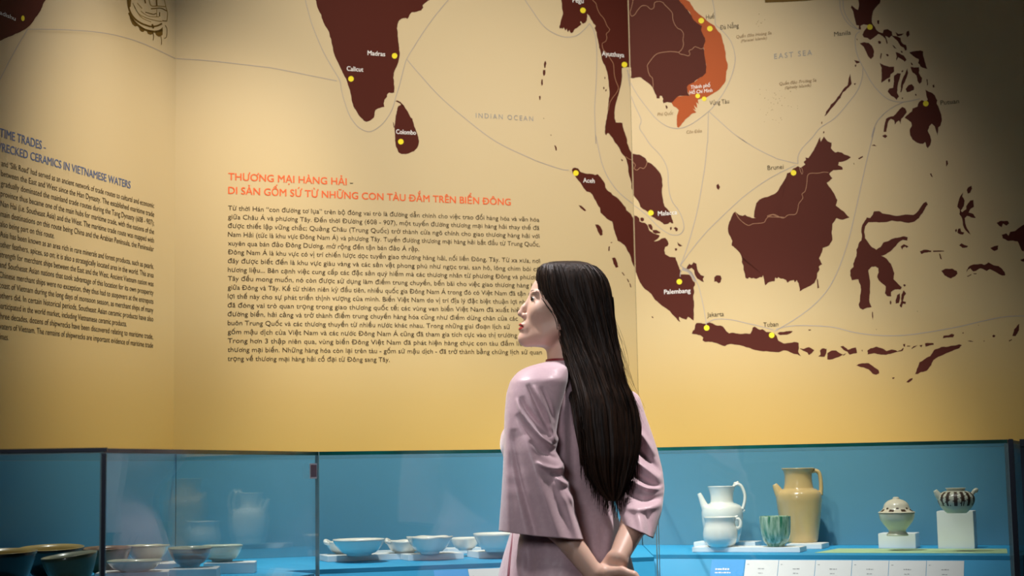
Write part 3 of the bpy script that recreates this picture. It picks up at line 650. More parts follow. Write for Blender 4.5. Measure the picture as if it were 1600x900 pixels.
for i, tx in enumerate(EN):
    z = qA[1] + (qB[1] - qA[1]) * i / 16
    be.line(PL, tx, x0, xs.get(i, qA[0]), z, cape, .0)
be.build('text_lettering', M_black, mur['L'])
he = Lettering()
qh = PL.sz(201, 295); qg = PL.sz(62, 233.7)
V, _f = glyphs('SHIPWRECKED CERAMICS IN VIETNAMESE WATERS'); wF = np.ptp(V[:, 0])
V, _f = glyphs('RECKED CERAMICS IN VIETNAMESE WATERS'); wV = np.ptp(V[:, 0])
V, _f = glyphs('MARITIME TRADES'); wM = np.ptp(V[:, 0])
kk = (qh[0] - PL.sz(0, 240)[0]) / wV
he.line(PL, 'SHIPWRECKED CERAMICS IN VIETNAMESE WATERS', qh[0] - wF * kk, qh[0], qh[1], px_cap(PL, 201, 295, 12), .010)
he.line(PL, 'MARITIME TRADES', qg[0] - wM * kk, qg[0], qg[1], px_cap(PL, 62, 234, 14), .010)
he.line(PL, '-', PL.sz(65, 231)[0], PL.sz(68.5, 232)[0], qg[1], px_cap(PL, 62, 234, 12), 0)
he.build('heading_lettering', M_blue, mur['L'], 'slate blue capital heading')
todo = []
def place(txt, a, b, h, style, bold=0.0, spacing=1.0, shear=0.0, k=None):
    k = k or panel_of(*a); pl = PLN[k]; p, q = pl.sz(*a), pl.sz(*b)
    L = Lettering(); L.line(pl, txt, p[0], q[0], (p[1] + q[1]) / 2, px_cap(pl, a[0], a[1], h), bold, spacing=spacing, shear=shear)
    todo.append((k, style, L))
for t, a, b in (('Madras', (573.5, 87), (601, 88.5)), ('Calicut', (541, 111), (567, 113)), ('Colombo', (618, 209.5), (649, 211.5)), ('Pegu', (893.5, 5), (911, 5)),
                ('Ayutthaya', (939.5, 88), (974, 90)), ('Aceh', (910, 285.5), (928, 286.5)), ('Malacca', (1029, 336.5), (1059, 336.5)), ('Palembang', (1038.5, 459.5), (1080, 458))):
    place(t, a, b, 7.4, 'w', .018)
place('Thành phố', (1080, 139), (1110.5, 137), 5.8, 'w', .014); place('Hồ Chí Minh', (1078.5, 147), (1114, 145), 5.8, 'w', .014)
place('adishu', (-4, 24), (21, 31.5), 7, 'w', .008, k='L')
for t, a, b in (('Huế', (1104, 30.5), (1117, 30)), ('Đà Nẵng', (1126, 47), (1155, 44)), ('Vũng Tàu', (1109.5, 164.5), (1140, 162.5)), ('Manila', (1304, 57.5), (1330, 55)), ('Putuan', (1470, 164.5), (1499, 162)),
                ('Brunei', (1200, 266.5), (1225, 264)), ('Jakarta', (1105.5, 495.5), (1132, 494)), ('Tuban', (1193.5, 511), (1216.7, 510))):
    place(t, a, b, 7.4, 'k')
place('Phú Quốc', (1028, 181.5), (1053, 180), 5.4, 'f', shear=.2); place('Côn Đảo', (1073.5, 209.5), (1097.5, 207.5), 5.4, 'f', shear=.2)
place('Quần đảo Hoàng Sa', (1151, 60.5), (1206, 54.5), 5, 'f', shear=.2); place('(Paracel Islands)', (1158.5, 66.5), (1199, 62), 4.4, 'f', shear=.2)
place('Quần đảo Trường Sa', (1218.5, 134), (1276, 128), 5, 'f', shear=.2); place('(Spratly Islands)', (1227, 140), (1268, 135.5), 4.4, 'f', shear=.2)
place('INDIAN OCEAN', (742.5, 186), (832, 188.5), 8, 's', spacing=1.35); place('EAST SEA', (1210.5, 93), (1269.5, 86.5), 8.6, 's', spacing=1.35)
spk = Print(); rs = random.Random(3)
for cx, cy, rx, ry, n in ((1190, 32, 8, 10, 10), (1205, 165, 18, 28, 34), (1242, 150, 16, 26, 14)):
    for _ in range(n):
        x, y = cx + rs.uniform(-rx, rx), cy + rs.uniform(-ry, ry); d_ = rs.uniform(.4, .8)
        spk.add([(x - d_, y), (x, y - d_), (x + d_, y), (x, y + d_)], .0003)
spk.build('reef_speck_print', M_faint)
ST = {'w': ('place_name_lettering', M_white, 'white bold city names'), 'k': ('place_name_lettering', M_black, 'dark brown city names'), 'f': ('island_name_lettering', M_faint, 'faint brown island names'), 's': ('sea_name_lettering', M_sea, 'grey-blue spaced sea name')}
for k, s, L in todo: L.build(ST[s][0], ST[s][1], mur[k])

bpy.data.objects.remove(_fo)
# ------------------------------------------------------------------ display cases
M_glass = glass_mat()
M_edge = mat('green_glass_edge', (.012, .19, .17), .15, spec=.6, noise=.5, nscale=9)
M_pale = mat('polished_glass_edge', (.36, .52, .54), .25, spec=.6, noise=.2, nscale=12)
M_deck = mat('cyan_blue_display_paint', (.035, .36, .68), .55, spec=.3, noise=.06, nscale=3)
M_back = mat('veiled_back_panel_blue', (.105, .285, .40), .6, spec=.25, noise=.08, nscale=2)  # blue greyed to carry the haze of reflections in the front glass
M_base = mat('navy_cabinet_paint', (.02, .05, .11), .5, noise=.1)
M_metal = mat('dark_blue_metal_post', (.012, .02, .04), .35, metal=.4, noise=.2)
Z_PL = CAM_H - .50            # where the panes stand on the base cabinet
T = .010
nC, nR = PC.n, PR.n           # towards the room
nLf = np.array([eLf[1], -eLf[0]])
if nLf @ nR > 0 and nLf @ np.array([1, 0]) < 0: nLf = -nLf
W3 = hit(W2, eL, -800, 735)   # left wall far out of frame
tt = (K3[1] - .06 - W2[1]) / eL[1]
W3 = W2 + eL * tt
W4 = W1 + eR * ((K4 - W1) @ eR)

def lines_x(P, e, Q, f):
    A = np.array([[e[0], -f[0]], [e[1], -f[1]]]); t = np.linalg.solve(A, np.array(Q) - np.array(P)); return np.array(P) + t[0] * e
def slab(name, pts, z0, z1, mats, parent, side=None, bevel=0.0):
    """vertical prism over a plan polygon; side(i) gives the material of side face i, caps use slot 0"""
    bm = bmesh.new(); k = len(pts)
    lo = [bm.verts.new((p[0], p[1], z0)) for p in pts]; hi = [bm.verts.new((p[0], p[1], z1)) for p in pts]
    bm.faces.new(lo[::-1]); bm.faces.new(hi)
    for i in range(k):
        f = bm.faces.new((lo[i], lo[(i + 1) % k], hi[(i + 1) % k], hi[i]))
        if side: f.material_index = side(i)
    bmesh.ops.recalc_face_normals(bm, faces=bm.faces)
    if bevel: bmesh.ops.bevel(bm, geom=list(bm.edges), offset=bevel, segments=2, affect='EDGES')
    o = bm_obj(name, bm, mats)
    return adopt(o, parent) if parent else o
def pane(name, A, B, n, parent, z0=None, z1=None, label=None):
    """upright pane standing on line A-B, its outer face on the line"""
    z0 = Z_PL if z0 is None else z0; z1 = Z_TOP - T if z1 is None else z1
    bm = bmesh.new(); q = [A, B, B - n * T, A - n * T]
    lo = [bm.verts.new((p[0], p[1], z0)) for p in q]; hi = [bm.verts.new((p[0], p[1], z1)) for p in q]
    fs = [(lo[::-1], 1), (hi, 1), ((lo[0], lo[1], hi[1], hi[0]), 0), ((lo[1], lo[2], hi[2], hi[1]), 1), ((lo[2], lo[3], hi[3], hi[2]), 0), ((lo[3], lo[0], hi[0], hi[3]), 1)]
    for f, mi in fs:
        ff = bm.faces.new(f); ff.material_index = mi
    bmesh.ops.recalc_face_normals(bm, faces=bm.faces)
    o = adopt(bm_obj(name, bm, [M_glass, M_pale]), parent)
    if label: o['label'] = label
    return o
def deck_line(K, e, n, gap): return (np.array(K) - n * gap, e)
BT = .012                       # thickness of the back panels
def off_line(chain, es, ns, i, d):
    """corner i of the wall line moved d into the room"""
    if 0 < i < len(chain) - 1: return lines_x(chain[i] + ns[i - 1] * d, es[i - 1], chain[i] + ns[i] * d, es[i])
    k = 0 if i == 0 else -1
    return chain[i] + ns[k] * d
WCH, WE, WN = [W3, W2, W1, W4], [eL, eC, eR], [PL.n, PC.n, PR.n]
KCH, KE, KN = [K3, K2, K1, K4], [eLf, eC, eR], [nLf, nC, nR]
def case(key, label, i, gap):
    A, B, e, n = KCH[i], KCH[i + 1], KE[i], KN[i]
    wall = lambda d: (off_line(WCH, WE, WN, i, d), off_line(WCH, WE, WN, i + 1, d))
    def trim(P, Q, t=.0015):
        u = (Q - P) / np.linalg.norm(Q - P); return P + u * t, Q - u * t
    WA, WB = wall(.008)
    mid = (A + B + WA + WB) / 4
    root = empty('display_case', (mid[0], mid[1], 0)); tag(root, label, 'display case', 'glass display cases below the wall map')
    A1, B1 = trim(A, B); wA, wB = trim(WA, WB); vA, vB = trim(*wall(.008 + BT))
    slab('base_cabinet', [A1, B1, wB, wA], .001, Z_PL, M_base, root)
    dA, dB = trim(lines_x(A - n * gap, e, A, WA - A), lines_x(A - n * gap, e, B, WB - B))
    LIP = .012
    slab('deck', [dA, dB, vB, vA], Z_DECK - LIP, Z_DECK, M_deck, root)
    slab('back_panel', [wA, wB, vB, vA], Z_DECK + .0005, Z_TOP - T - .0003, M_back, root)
    slab('glass_top', [A1, B1, wB, wA], Z_TOP - T, Z_TOP, [M_glass, M_edge, M_pale], root, side=lambda i: 1 if i == 0 else 2)
    pane('glass_front', A1, B1, n, root)
    if gap > .05:
        run = min(gap - T - .006, .13); sl = 1.5
        c0, c1 = trim(lines_x(A - n * (gap - run), e, A, WA - A), lines_x(A - n * (gap - run), e, B, WB - B)); zt = Z_DECK - LIP - .0006; zl = zt - run * sl
        bm = bmesh.new(); top = [(dA, zt), (dB, zt), (c1, zl), (c0, zl)]
        hi = [bm.verts.new((p[0], p[1], z)) for p, z in top]; lo = [bm.verts.new((p[0], p[1], z - .012)) for p, z in top]
        bm.faces.new(hi); bm.faces.new(lo[::-1])
        for j in range(4): bm.faces.new((hi[j], lo[j], lo[(j + 1) % 4], hi[(j + 1) % 4]))
        bmesh.ops.recalc_face_normals(bm, faces=bm.faces)
        adopt(bm_obj('label_board', bm, M_deck), root)
        root_board[key] = (np.array([dA[0], dA[1]]), e, n, zt, sl)
    return root
root_board = {}
GAP = {'C': .20, 'R': .33}
caseC = case('C', 'glass display case of white bowls and low plinths, directly behind the woman', 1, GAP['C'])
caseR = case('R', 'glass display case with ewers and a long row of white labels', 2, GAP['R'])
caseL = case('L', 'glass display case with dark and green bowls and a dark corner post', 0, .02)
# end pane of the left case with its dark corner post and a dark strip added for the dim top edge
eE = (K3 - W3) / np.linalg.norm(K3 - W3); nE = np.array([eE[1], -eE[0]])
pane('glass_end', W3 + PL.n * .01, K3 - eE * .003, nE, caseL)
pc = K3
slab('corner_post', [pc + nE * .004 - eE * .0045, pc + nE * .004 + eE * .0045, pc - nE * .006 + eE * .0045, pc - nE * .006 - eE * .0045], Z_PL + .001, Z_TOP - T - .0005, M_metal, caseL, bevel=.001)['label'] = 'dark metal corner post'
ch = slab('top_dark_strip', [W3 + PL.n * .01 + nE * .004, pc + nE * .004 + eE * .006, pc - nE * .006 + eE * .006, W3 + PL.n * .01 - nE * .006], Z_TOP - .0065, Z_TOP + .0015, M_metal, caseL)
# right end of the right case
eX = (W4 - K4) / np.linalg.norm(W4 - K4); nX = eR
pane('glass_end', K4 - nX * 0 , W4 + nR * .02, nX, caseR)
slab('corner_post', [K4 + eR * .001 + nR * .004, K4 + eR * .014 + nR * .004, K4 + eR * .014 - nR * .014, K4 + eR * .001 - nR * .014], Z_PL + .001, Z_TOP + .001, M_metal, caseR, bevel=.0015)['label'] = 'dark metal corner post'
# unlit cabinet beyond the right end
q0 = K4 + eR * .03 - nR * .02; q1 = q0 + eR * .75; q2 = W4 + eR * .78 + nR * .012; q3 = W4 + eR * .03 + nR * .012
dk = empty('cabinet', ((q0 + q2) / 2).tolist() + [0]); tag(dk, 'dark unlit cabinet beyond the end of the display case with ewers', 'cabinet')
slab('body', [q0, q1, q2, q3], .001, Z_TOP - .02, M_base, dk)
slab('top_board', [q0 + nR * .01, q1 + nR * .01, q2, q3], Z_TOP - .0195, Z_TOP, M_metal, dk)
# paper sticker on the pane beside the glass joint
def sticker():
    P = Plane(K2, eLf); P.n = nLf
    c = [P.sz(*q) for q in ((484, 724), (495, 724.5), (495.2, 748.5), (484.2, 748))]
    a0, a1 = c[0][0], c[1][0]; z1, z0 = c[0][1], c[3][1]
    a1 = min(a1, -.004)
    def quad(i, off): return [P.xyz(a, z, off) for a, z in ((a0 + i, z0 + i), (a1 - i, z0 + i), (a1 - i, z1 - i), (a0 + i, z1 - i))]
    bm = bmesh.new(); lo = [bm.verts.new(v) for v in quad(0, .0002)]; hi = [bm.verts.new(v) for v in quad(0, .0008)]
    bm.faces.new(hi); bm.faces.new(lo[::-1])
    for i in range(4): bm.faces.new((lo[i], lo[(i + 1) % 4], hi[(i + 1) % 4], hi[i]))
    o = bm_obj('sticker', bm, mat('white_sticker_paper', (.85, .84, .87), .6))
    tag(o, 'small white-edged mauve sticker high on the pane beside the glass joint', 'sticker')
    raw_obj('sticker_face', quad(.0042, .0011), [(0, 1, 2, 3)], mat('mauve_sticker_print', (.24, .13, .18), .6, noise=.4, nscale=400), o)
sticker()
# ------------------------------------------------------------------ things in the cases
M_plinth = mat('white_plinth_paint', (.80, .82, .84), .5, spec=.3)
M_porc = mat('white_porcelain', (.78, .79, .75), .22, spec=.5, coat=.4, noise=.06, nscale=14)
M_cream = mat('straw_glaze', (.62, .44, .20), .22, spec=.5, coat=.4, noise=.18, nscale=9)
M_jar = mat('grey_green_white_glaze', (.66, .66, .53), .3, coat=.3, noise=.14, nscale=16)
M_brown = mat('brown_iron_paint', (.055, .03, .018), .4)
M_stem = mat('celadon_glaze', (.50, .54, .42), .25, coat=.4, noise=.25, nscale=12)
M_olive = mat('green_brown_glaze', (.15, .18, .10), .3, coat=.4, noise=.45, nscale=10)
M_yel = mat('yellow_brown_glaze', (.58, .43, .16), .3, coat=.4, noise=.3, nscale=10)
M_drk = mat('dark_glaze_in_shade', (.035, .03, .022), .3, coat=.4, noise=.4, nscale=10)  # shade on the backlit bowl outsides is put into this dark colour
M_bro = mat('brown_bowl_glaze', (.27, .17, .115), .3, coat=.4, noise=.3, nscale=12)
M_pale_green = mat('pale_green_glaze', (.50, .60, .50), .28, coat=.4, noise=.2, nscale=12)
M_card = mat('white_label_card', (.80, .81, .83), .6, spec=.2)
M_bcard = mat('sky_blue_label_card', (.10, .40, .86), .6, spec=.2)
M_ctext = mat('grey_label_lettering', (.38, .40, .43), .6, spec=.2)
M_strip = mat('pale_green_strip', (.52, .72, .40), .55, spec=.3, noise=.12, nscale=30)
def green_cup_mat():
    mt = mat('streaked_green_glaze', (.3, .5, .36), .22, coat=.5)
    nt = mt.node_tree; b = nt.nodes['Principled BSDF']
    tc = nt.nodes.new('ShaderNodeTexCoord'); mp = nt.nodes.new('ShaderNodeMapping'); mp.inputs['Scale'].default_value = (60, 60, 9)
    n = nt.nodes.new('ShaderNodeTexNoise'); n.inputs['Scale'].default_value = 1.6; n.inputs['Detail'].default_value = 5
    cr = nt.nodes.new('ShaderNodeValToRGB'); cr.color_ramp.elements[0].position = .36; cr.color_ramp.elements[1].position = .66
    cr.color_ramp.elements[0].color = (.035, .20, .11, 1); cr.color_ramp.elements[1].color = (.50, .64, .50, 1)
    nt.links.new(tc.outputs['Object'], mp.inputs[0]); nt.links.new(mp.outputs[0], n.inputs['Vector'])
    nt.links.new(n.outputs['Fac'], cr.inputs[0]); nt.links.new(cr.outputs[0], b.inputs['Base Color'])
    return mt
M_greencup = green_cup_mat()
def k_at(Y): return F_PX / Y        # pixels per metre

class Frame:
    """local frame of a display case: e along it, n towards the room"""
    def __init__(s, e, n): s.e = np.array(e); s.n = np.array(n)
FRC, FRR, FRL = Frame(eC, nC), Frame(eR, nR), Frame(eL, PL.n)
def plinth(fr, x0, x1, yb, depth, h, label, group='white plinths in the display cases', name='plinth'):
    """front bottom edge seen from pixel (x0, yb) to x1, standing on the deck"""
    A = on_z(x0, yb, Z_DECK)[:2]; B = hit(A, fr.e, x1, yb)
    q = [A, B, B - fr.n * depth, A - fr.n * depth]
    bm = bmesh.new(); z0, z1 = Z_DECK + .0003, Z_DECK + h
    lo = [bm.verts.new((p[0], p[1], z0)) for p in q]; hi = [bm.verts.new((p[0], p[1], z1)) for p in q]
    bm.faces.new(lo[::-1]); bm.faces.new(hi)
    for i in range(4): bm.faces.new((lo[i], lo[(i + 1) % 4], hi[(i + 1) % 4], hi[i]))
    bmesh.ops.recalc_face_normals(bm, faces=bm.faces)
    bmesh.ops.bevel(bm, geom=list(bm.edges), offset=.0012, segments=2, affect='EDGES')
    o = bm_obj(name, bm, M_plinth); tag(o, label, 'plinth', group); return o

def lathe(name, prof, mats, parent=None, seg=64, lobes=0, lob_amp=0.0, tilt=None, mi=None, wob=None):
    """prof: (r, z) from the foot outside up over the rim and down the inside"""
    V = []; Fc = []; MI = []; zmax = max(p[1] for p in prof)
    for j, (r_, z) in enumerate(prof):
        for i in range(seg):
            a = 2 * math.pi * i / seg; f = (z / zmax) ** 2
            rr = r_ * (1 + lob_amp * f * math.cos(lobes * a)) if lobes else r_
            zz = z + (lob_amp * .22 * r_ * f * math.cos(lobes * a) if lobes else 0)
            if wob: rr *= 1 + wob * f * math.sin(2 * a + .7); zz += wob * f * r_ * .6 * math.cos(3 * a)
            V.append((rr * math.cos(a), rr * math.sin(a), zz))
    n = len(prof)
    for j in range(n - 1):
        for i in range(seg):
            a, b = j * seg + i, j * seg + (i + 1) % seg
            Fc.append((a, b, b + seg, a + seg)); MI.append(mi(j, i, n, seg) if mi else 0)
    Fc.append(tuple(range(seg))[::-1]); MI.append(0)
    Fc.append(tuple(range((n - 1) * seg, n * seg))); MI.append(0)
    o = raw_obj(name, V, Fc, mats, parent, smooth=True, mi=MI); return o
def smooth_prof(pts, k=5):
    return [(max(p[0], .0005), p[1]) for p in smooth_path(pts, k)]
def bowl_profile(R, H, foot, t=.004, curve=.55):
    out = [(foot * .92, 0), (foot, .002), (foot, H * .10)]
    for i in range(1, 9):
        f = i / 8; out.append((foot + (R - foot) * (f ** curve if curve < 1 else f), H * (.10 + .90 * f ** 1.15)))
    ins = [(max(r_ - t, .002), z + .001) for r_, z in out[:2:-1]]
    ins[0] = (R - t * .6, H + .0012)
    return out + ins + [(foot * .5, H * .16), (.0006, H * .155)]
def tube(name, pts, rad, mats, parent, seg=12, flat=1.0, k=5):
    P = [np.array(p, float) for p in smooth_path(pts, k)]; n = len(P)
    R = [float(np.interp(i / (n - 1), np.linspace(0, 1, len(rad)), rad)) for i in range(n)]
    V = []; Fc = []; up = np.array([0, 1.0, 0.01])
    for i, p in enumerate(P):
        t = P[min(i + 1, n - 1)] - P[max(i - 1, 0)]; t /= np.linalg.norm(t) + 1e-9
        s = np.cross(t, up); s /= np.linalg.norm(s) + 1e-9; u = np.cross(s, t)
        for j in range(seg):
            a = 2 * math.pi * j / seg; V.append(p + s * R[i] * math.cos(a) + u * R[i] * math.sin(a) * flat)
    for i in range(n - 1):
        for j in range(seg):
            a, b = i * seg + j, i * seg + (j + 1) % seg; Fc.append((a, b, b + seg, a + seg))
    Fc += [tuple(range(seg))[::-1], tuple(range((n - 1) * seg, n * seg))]
    return raw_obj(name, V, Fc, mats, parent, smooth=True)
def seat(px, py, z):
    """point of the plane z seen at the pixel"""
    p = on_z(px, py, z); return p, F_PX / p[1]
def bowl(px, py, z, wpx, hpx, fpx, mats, label, group, lobes=0, amp=0.0, tilt=(0, 0), name='bowl', wob=None, curve=.6, mi=None, t=.004):
    p, k = seat(px, py, z); R, H, Ft = wpx / 2 / k, hpx / k, fpx / 2 / k
    o = lathe(name, bowl_profile(R, H, Ft, t, curve), mats, lobes=lobes, lob_amp=amp, wob=wob, mi=mi)
    o.location = (p[0], p[1], z + .0004 + (abs(tilt[0]) + abs(tilt[1])) * Ft); o.rotation_euler = (tilt[0], tilt[1], rnd.uniform(0, 6))
    if tilt != (0, 0): o.rotation_euler = (tilt[0], tilt[1], 0)
    tag(o, label, 'bowl', group); return o

# --- right case -----------------------------------------------------------
HP = .0165
plinth(FRR, 1084, 1180, 854.5, .10, HP, 'low white plinth under the white ewer, behind the cup plinth')
plinth(FRR, 1081.5, 1250, 863, .105, HP, 'long low white plinth in front carrying the white cup and the green cup')
plinth(FRR, 1229, 1284, 858, .13, HP, 'low white plinth under the straw-coloured ewer')
plinth(FRR, 1373, 1431, 857, .10, .0475, 'white block plinth under the lidded jar')
plinth(FRR, 1466, 1523, 857.5, .09, .118, 'tall white block plinth under the small striped teapot')
zP = Z_DECK + HP + .0004
def ewer(px, py, hpx, prof, spout, handle, m, label, yaw, knob=None, srad=(.016, .011, .007), hrad=(.006, .0055, .006)):
    p, k = seat(px, py, zP); s = hpx / k
    root = empty('ewer', (p[0], p[1], zP)); root.rotation_euler = (0, 0, yaw)
    tag(root, label, 'ewer')
    sc_ = lambda pts: [(a * s, b * s) for a, b in pts]
    lathe('body', smooth_prof(sc_(prof), 4), m, root)
    tube('spout', [(-a * s, 0, b * s) for a, b in spout], [q * s / .2 for q in srad], m, root)
    h = tube('handle', [(a * s, 0, b * s) for a, b in handle], [q * s / .2 for q in hrad], m, root, flat=1.5)
    if knob:
        for a, b, c in knob:
            bm = bmesh.new(); bmesh.ops.create_uvsphere(bm, u_segments=12, v_segments=8, radius=c * s)
            bmesh.ops.translate(bm, verts=bm.verts, vec=(a * s, 0, b * s)); kk = bm_obj('ornament', bm, m, h, True)
    return root
yawR = math.atan2(eR[1], eR[0])
ew = ewer(1130, 847.5, 86, [(.27, 0), (.285, .02), (.31, .12), (.35, .3), (.37, .46), (.367, .56), (.335, .645), (.25, .69), (.212, .705), (.202, .76), (.208, .86), (.235, .96), (.25, .995), (.242, 1.0), (.225, .97), (.19, .86), (.182, .75), (.3, .6), (.37, .45), (.28, .06), (.002, .05)],
          [(.29, .60), (.335, .70), (.372, .80), (.405, .88)], [(.215, .985), (.27, 1.03), (.345, 1.01), (.405, .88), (.41, .74), (.365, .58)], M_porc, 'white porcelain ewer with short spout and looped handle, on the plinth behind the white cup', yawR * .4,
          knob=[(.25, 1.04, .035), (.29, 1.06, .028), (.23, 1.015, .024), (.38, .56, .032)])
ewer(1251, 847, 113, [(.215, 0), (.23, .012), (.25, .12), (.285, .35), (.305, .52), (.31, .60), (.295, .67), (.235, .72), (.215, .722), (.203, .735), (.190, .80), (.186, .88), (.196, .95), (.222, .993), (.228, 1.0), (.216, 1.003), (.184, .95), (.174, .87), (.180, .75), (.25, .66), (.29, .5), (.2, .05), (.002, .045)],
     [(.24, .62), (.275, .69), (.305, .75), (.325, .79)], [(.19, .955), (.235, .965), (.28, .94), (.30, .86), (.305, .74), (.295, .63)], M_cream, 'tall straw-yellow glazed ewer with flared neck, behind the green cup', yawR * .3, srad=(.015, .011, .006))
# white cup with ring handle
p, k = seat(1126, 854, zP); s = 45 / k
cup = empty('handled_cup', (p[0], p[1], zP)); cup.rotation_euler = (0, 0, yawR * .5); tag(cup, 'small white porcelain cup with curled ring handle, in front of the white ewer', 'cup')
cupb = [(.40, 0), (.42, .02), (.5, .1), (.575, .26), (.59, .42), (.57, .58), (.53, .72), (.515, .84), (.545, .97), (.55, 1.0), (.535, 1.0), (.50, .84), (.545, .5), (.5, .15), (.3, .05), (.002, .04)]
lathe('body', smooth_prof([(a * s, b * s) for a, b in cupb], 4), M_porc, cup)
tube('handle', [(.51 * s, 0, .90 * s), (.62 * s, 0, .94 * s), (.70 * s, 0, .84 * s), (.69 * s, 0, .68 * s), (.60 * s, 0, .62 * s), (.535 * s, 0, .66 * s)], [.05 * s, .055 * s, .05 * s], M_porc, cup)
tube('thumb_curl', [(.53 * s, 0, .90 * s), (.56 * s, 0, 1.0 * s), (.63 * s, 0, 1.02 * s)], [.06 * s, .05 * s, .03 * s], M_porc, cup)
# green cup
p, k = seat(1212.5, 854, zP); s = 46.5 / k
gc = lathe('green_cup', smooth_prof([(a * s, b * s) for a, b in [(.27, 0), (.29, .02), (.3, .07), (.40, .18), (.475, .38), (.505, .62), (.515, .85), (.515, .985), (.505, 1.0), (.49, .985), (.485, .8), (.44, .4), (.3, .18), (.002, .14)]], 4), M_greencup)
gc.location = (p[0], p[1], zP); tag(gc, 'green streaked glass-like glazed cup with small foot, in front of the straw-yellow ewer', 'cup')
# lidded jar on block
zJ = Z_DECK + .0475 + .0004
p, k = seat(1402.5, 837, zJ); s = 59 / k
jar = empty('lidded_jar', (p[0], p[1], zJ)); tag(jar, 'small pale lidded jar with brown-spotted domed lid on a white block', 'jar')
lathe('body', smooth_prof([(a * s, b * s) for a, b in [(.27, 0), (.28, .015), (.265, .05), (.22, .11), (.235, .16), (.33, .27), (.42, .40), (.455, .52), (.46, .575), (.44, .585), (.40, .5), (.002, .3)]], 4), M_jar, jar)
def lidmi(j, i, n, seg):
    a = (i / seg) * 16 % 1; ring = int(i / seg * 16)
    return 1 if (j in (7, 8, 9) and ring % 2 == 0 and .15 < a < .9) or (j in (10, 11) and ring % 2 and .3 < a < .75) else 0
lathe('lid', smooth_prof([(a * s, b * s) for a, b in [(.42, .592), (.475, .597), (.47, .615), (.38, .67), (.34, .735), (.30, .83), (.20, .915), (.11, .945), (.085, .96), (.085, .985), (.05, 1.005), (.002, 1.01)]], 3), [mat('cream_lid_glaze', (.70, .64, .50), .3, coat=.3, noise=.12, nscale=16), M_brown], jar, seg=96, mi=lidmi)
# striped teapot on tall block
zT = Z_DECK + .118 + .0004
p, k = seat(1495, 801.5, zT); s = 38 / k
tp = empty('teapot', (p[0], p[1], zT)); tag(tp, 'small pale round teapot with brown vertical stripes on a tall white block', 'teapot')
stripes = {0, 6, 11, 17, 23, 29, 36, 43, 50, 57, 63, 70, 76, 82, 89}
def potmi(j, i, n, seg):
    q = (i + 3) % 96; w_ = min(abs(q - t) for t in stripes)
    return 1 if 15 <= j <= 29 and w_ < 2 + ((q * 7 + j) % 5 == 0) * .6 and (j > 18 or (q % 4)) else 0
potp = [(.40, 0), (.42, .03), (.46, .06), (.56, .16), (.68, .34), (.74, .52), (.72, .68), (.60, .82), (.42, .89), (.36, .90), (.38, .98), (.42, 1.0), (.38, 1.01), (.33, .93), (.5, .75), (.6, .5), (.4, .15), (.002, .1)]
lathe('body', smooth_prof([(a * s, b * s) for a, b in potp], 4), [M_jar, M_brown], tp, seg=96, mi=potmi)
tube('spout', [(-.62 * s, 0, .62 * s), (-.74 * s, 0, .76 * s), (-.84 * s, 0, .93 * s)], [.17 * s, .13 * s, .08 * s], M_jar, tp)
tube('lug', [(.62 * s, 0, .68 * s), (.74 * s, 0, .86 * s), (.86 * s, 0, .93 * s), (.80 * s, 0, .82 * s)], [.07 * s, .08 * s, .06 * s], M_jar, tp)
# pale green strip lying along the deck front
def strip():
    A = on_z(1273, 864.0, Z_DECK)[:2]; B = hit(A, eR, 1574, 862)
    C_ = hit(on_z(1402, 857.6, Z_DECK)[:2], eR, 1573, 857); D_ = hit(on_z(1402, 857.6, Z_DECK)[:2], eR, 1310, 857)
    o = slab('green_strip', [A, B, C_, D_], Z_DECK + .0002, Z_DECK + .0012, M_strip, None)
    tag(o, 'long pale green strip lying along the deck in front of the jar and teapot blocks', 'strip')
strip()
# label cards on the sloping boards
def card(key, x0, x1, y0, y1, m, label, name, group, lines, m_text, yoff=.0012):
    dA, e, n, z0, sl = root_board[key]
    nn = np.array([n[0], n[1], -sl]); nn /= np.linalg.norm(nn)      # down the slope
    e3 = np.array([e[0], e[1], 0]); up = np.cross(e3, nn); up = up if up[2] > 0 else -up
    O = np.array([dA[0], dA[1], z0]) + up * yoff
    def uv(px, py):
        v = ray(px, py); t = (up @ (O - CAM)) / (up @ v); q = CAM + v * t - O; return q @ e3, q @ nn
    u0, v0 = uv(x0, y0); u1, _ = uv(x1, y0); v0 = max(v0, .004); v1 = v0 + y1
    W = lambda a, b, h: O + e3 * a + nn * b + up * h
    bm = bmesh.new(); q = [(u0, v0), (u1, v0), (u1, v1), (u0, v1)]
    lo = [bm.verts.new(W(a, b, -.0006)) for a, b in q]; hi = [bm.verts.new(W(a, b, .0006)) for a, b in q]
    bm.faces.new(hi); bm.faces.new(lo[::-1])
    for i in range(4): bm.faces.new((lo[i], lo[(i + 1) % 4], hi[(i + 1) % 4], hi[i]))
    bmesh.ops.recalc_face_normals(bm, faces=bm.faces)
    o = bm_obj(name, bm, m); tag(o, label, 'label card', group)
    V = []; Fc = []; r = random.Random(int(x0))
    for (fa, fb, fy, fh, nb) in lines:
        a = u0 + (u1 - u0) * fa; b = u0 + (u1 - u0) * fb; y = v0 + (v1 - v0) * fy; x = a
        while x < b - 1e-4:
            wd = min(r.uniform(.0035, .010) * (1.5 if nb else 1), b - x); h = fh * r.uniform(.75, 1)
            i0 = len(V); V += [W(x, y - h, .001), W(x + wd, y - h, .001), W(x + wd, y, .001), W(x, y, .001)]; Fc.append((i0, i0 + 1, i0 + 2, i0 + 3)); x += wd + .0018
    raw_obj('lettering', V, Fc, m_text, o)
    return o
G_ = 'white label cards in a long row'
xs_ = [1165.5, 1217.5, 1275, 1332, 1389.5, 1448, 1507]
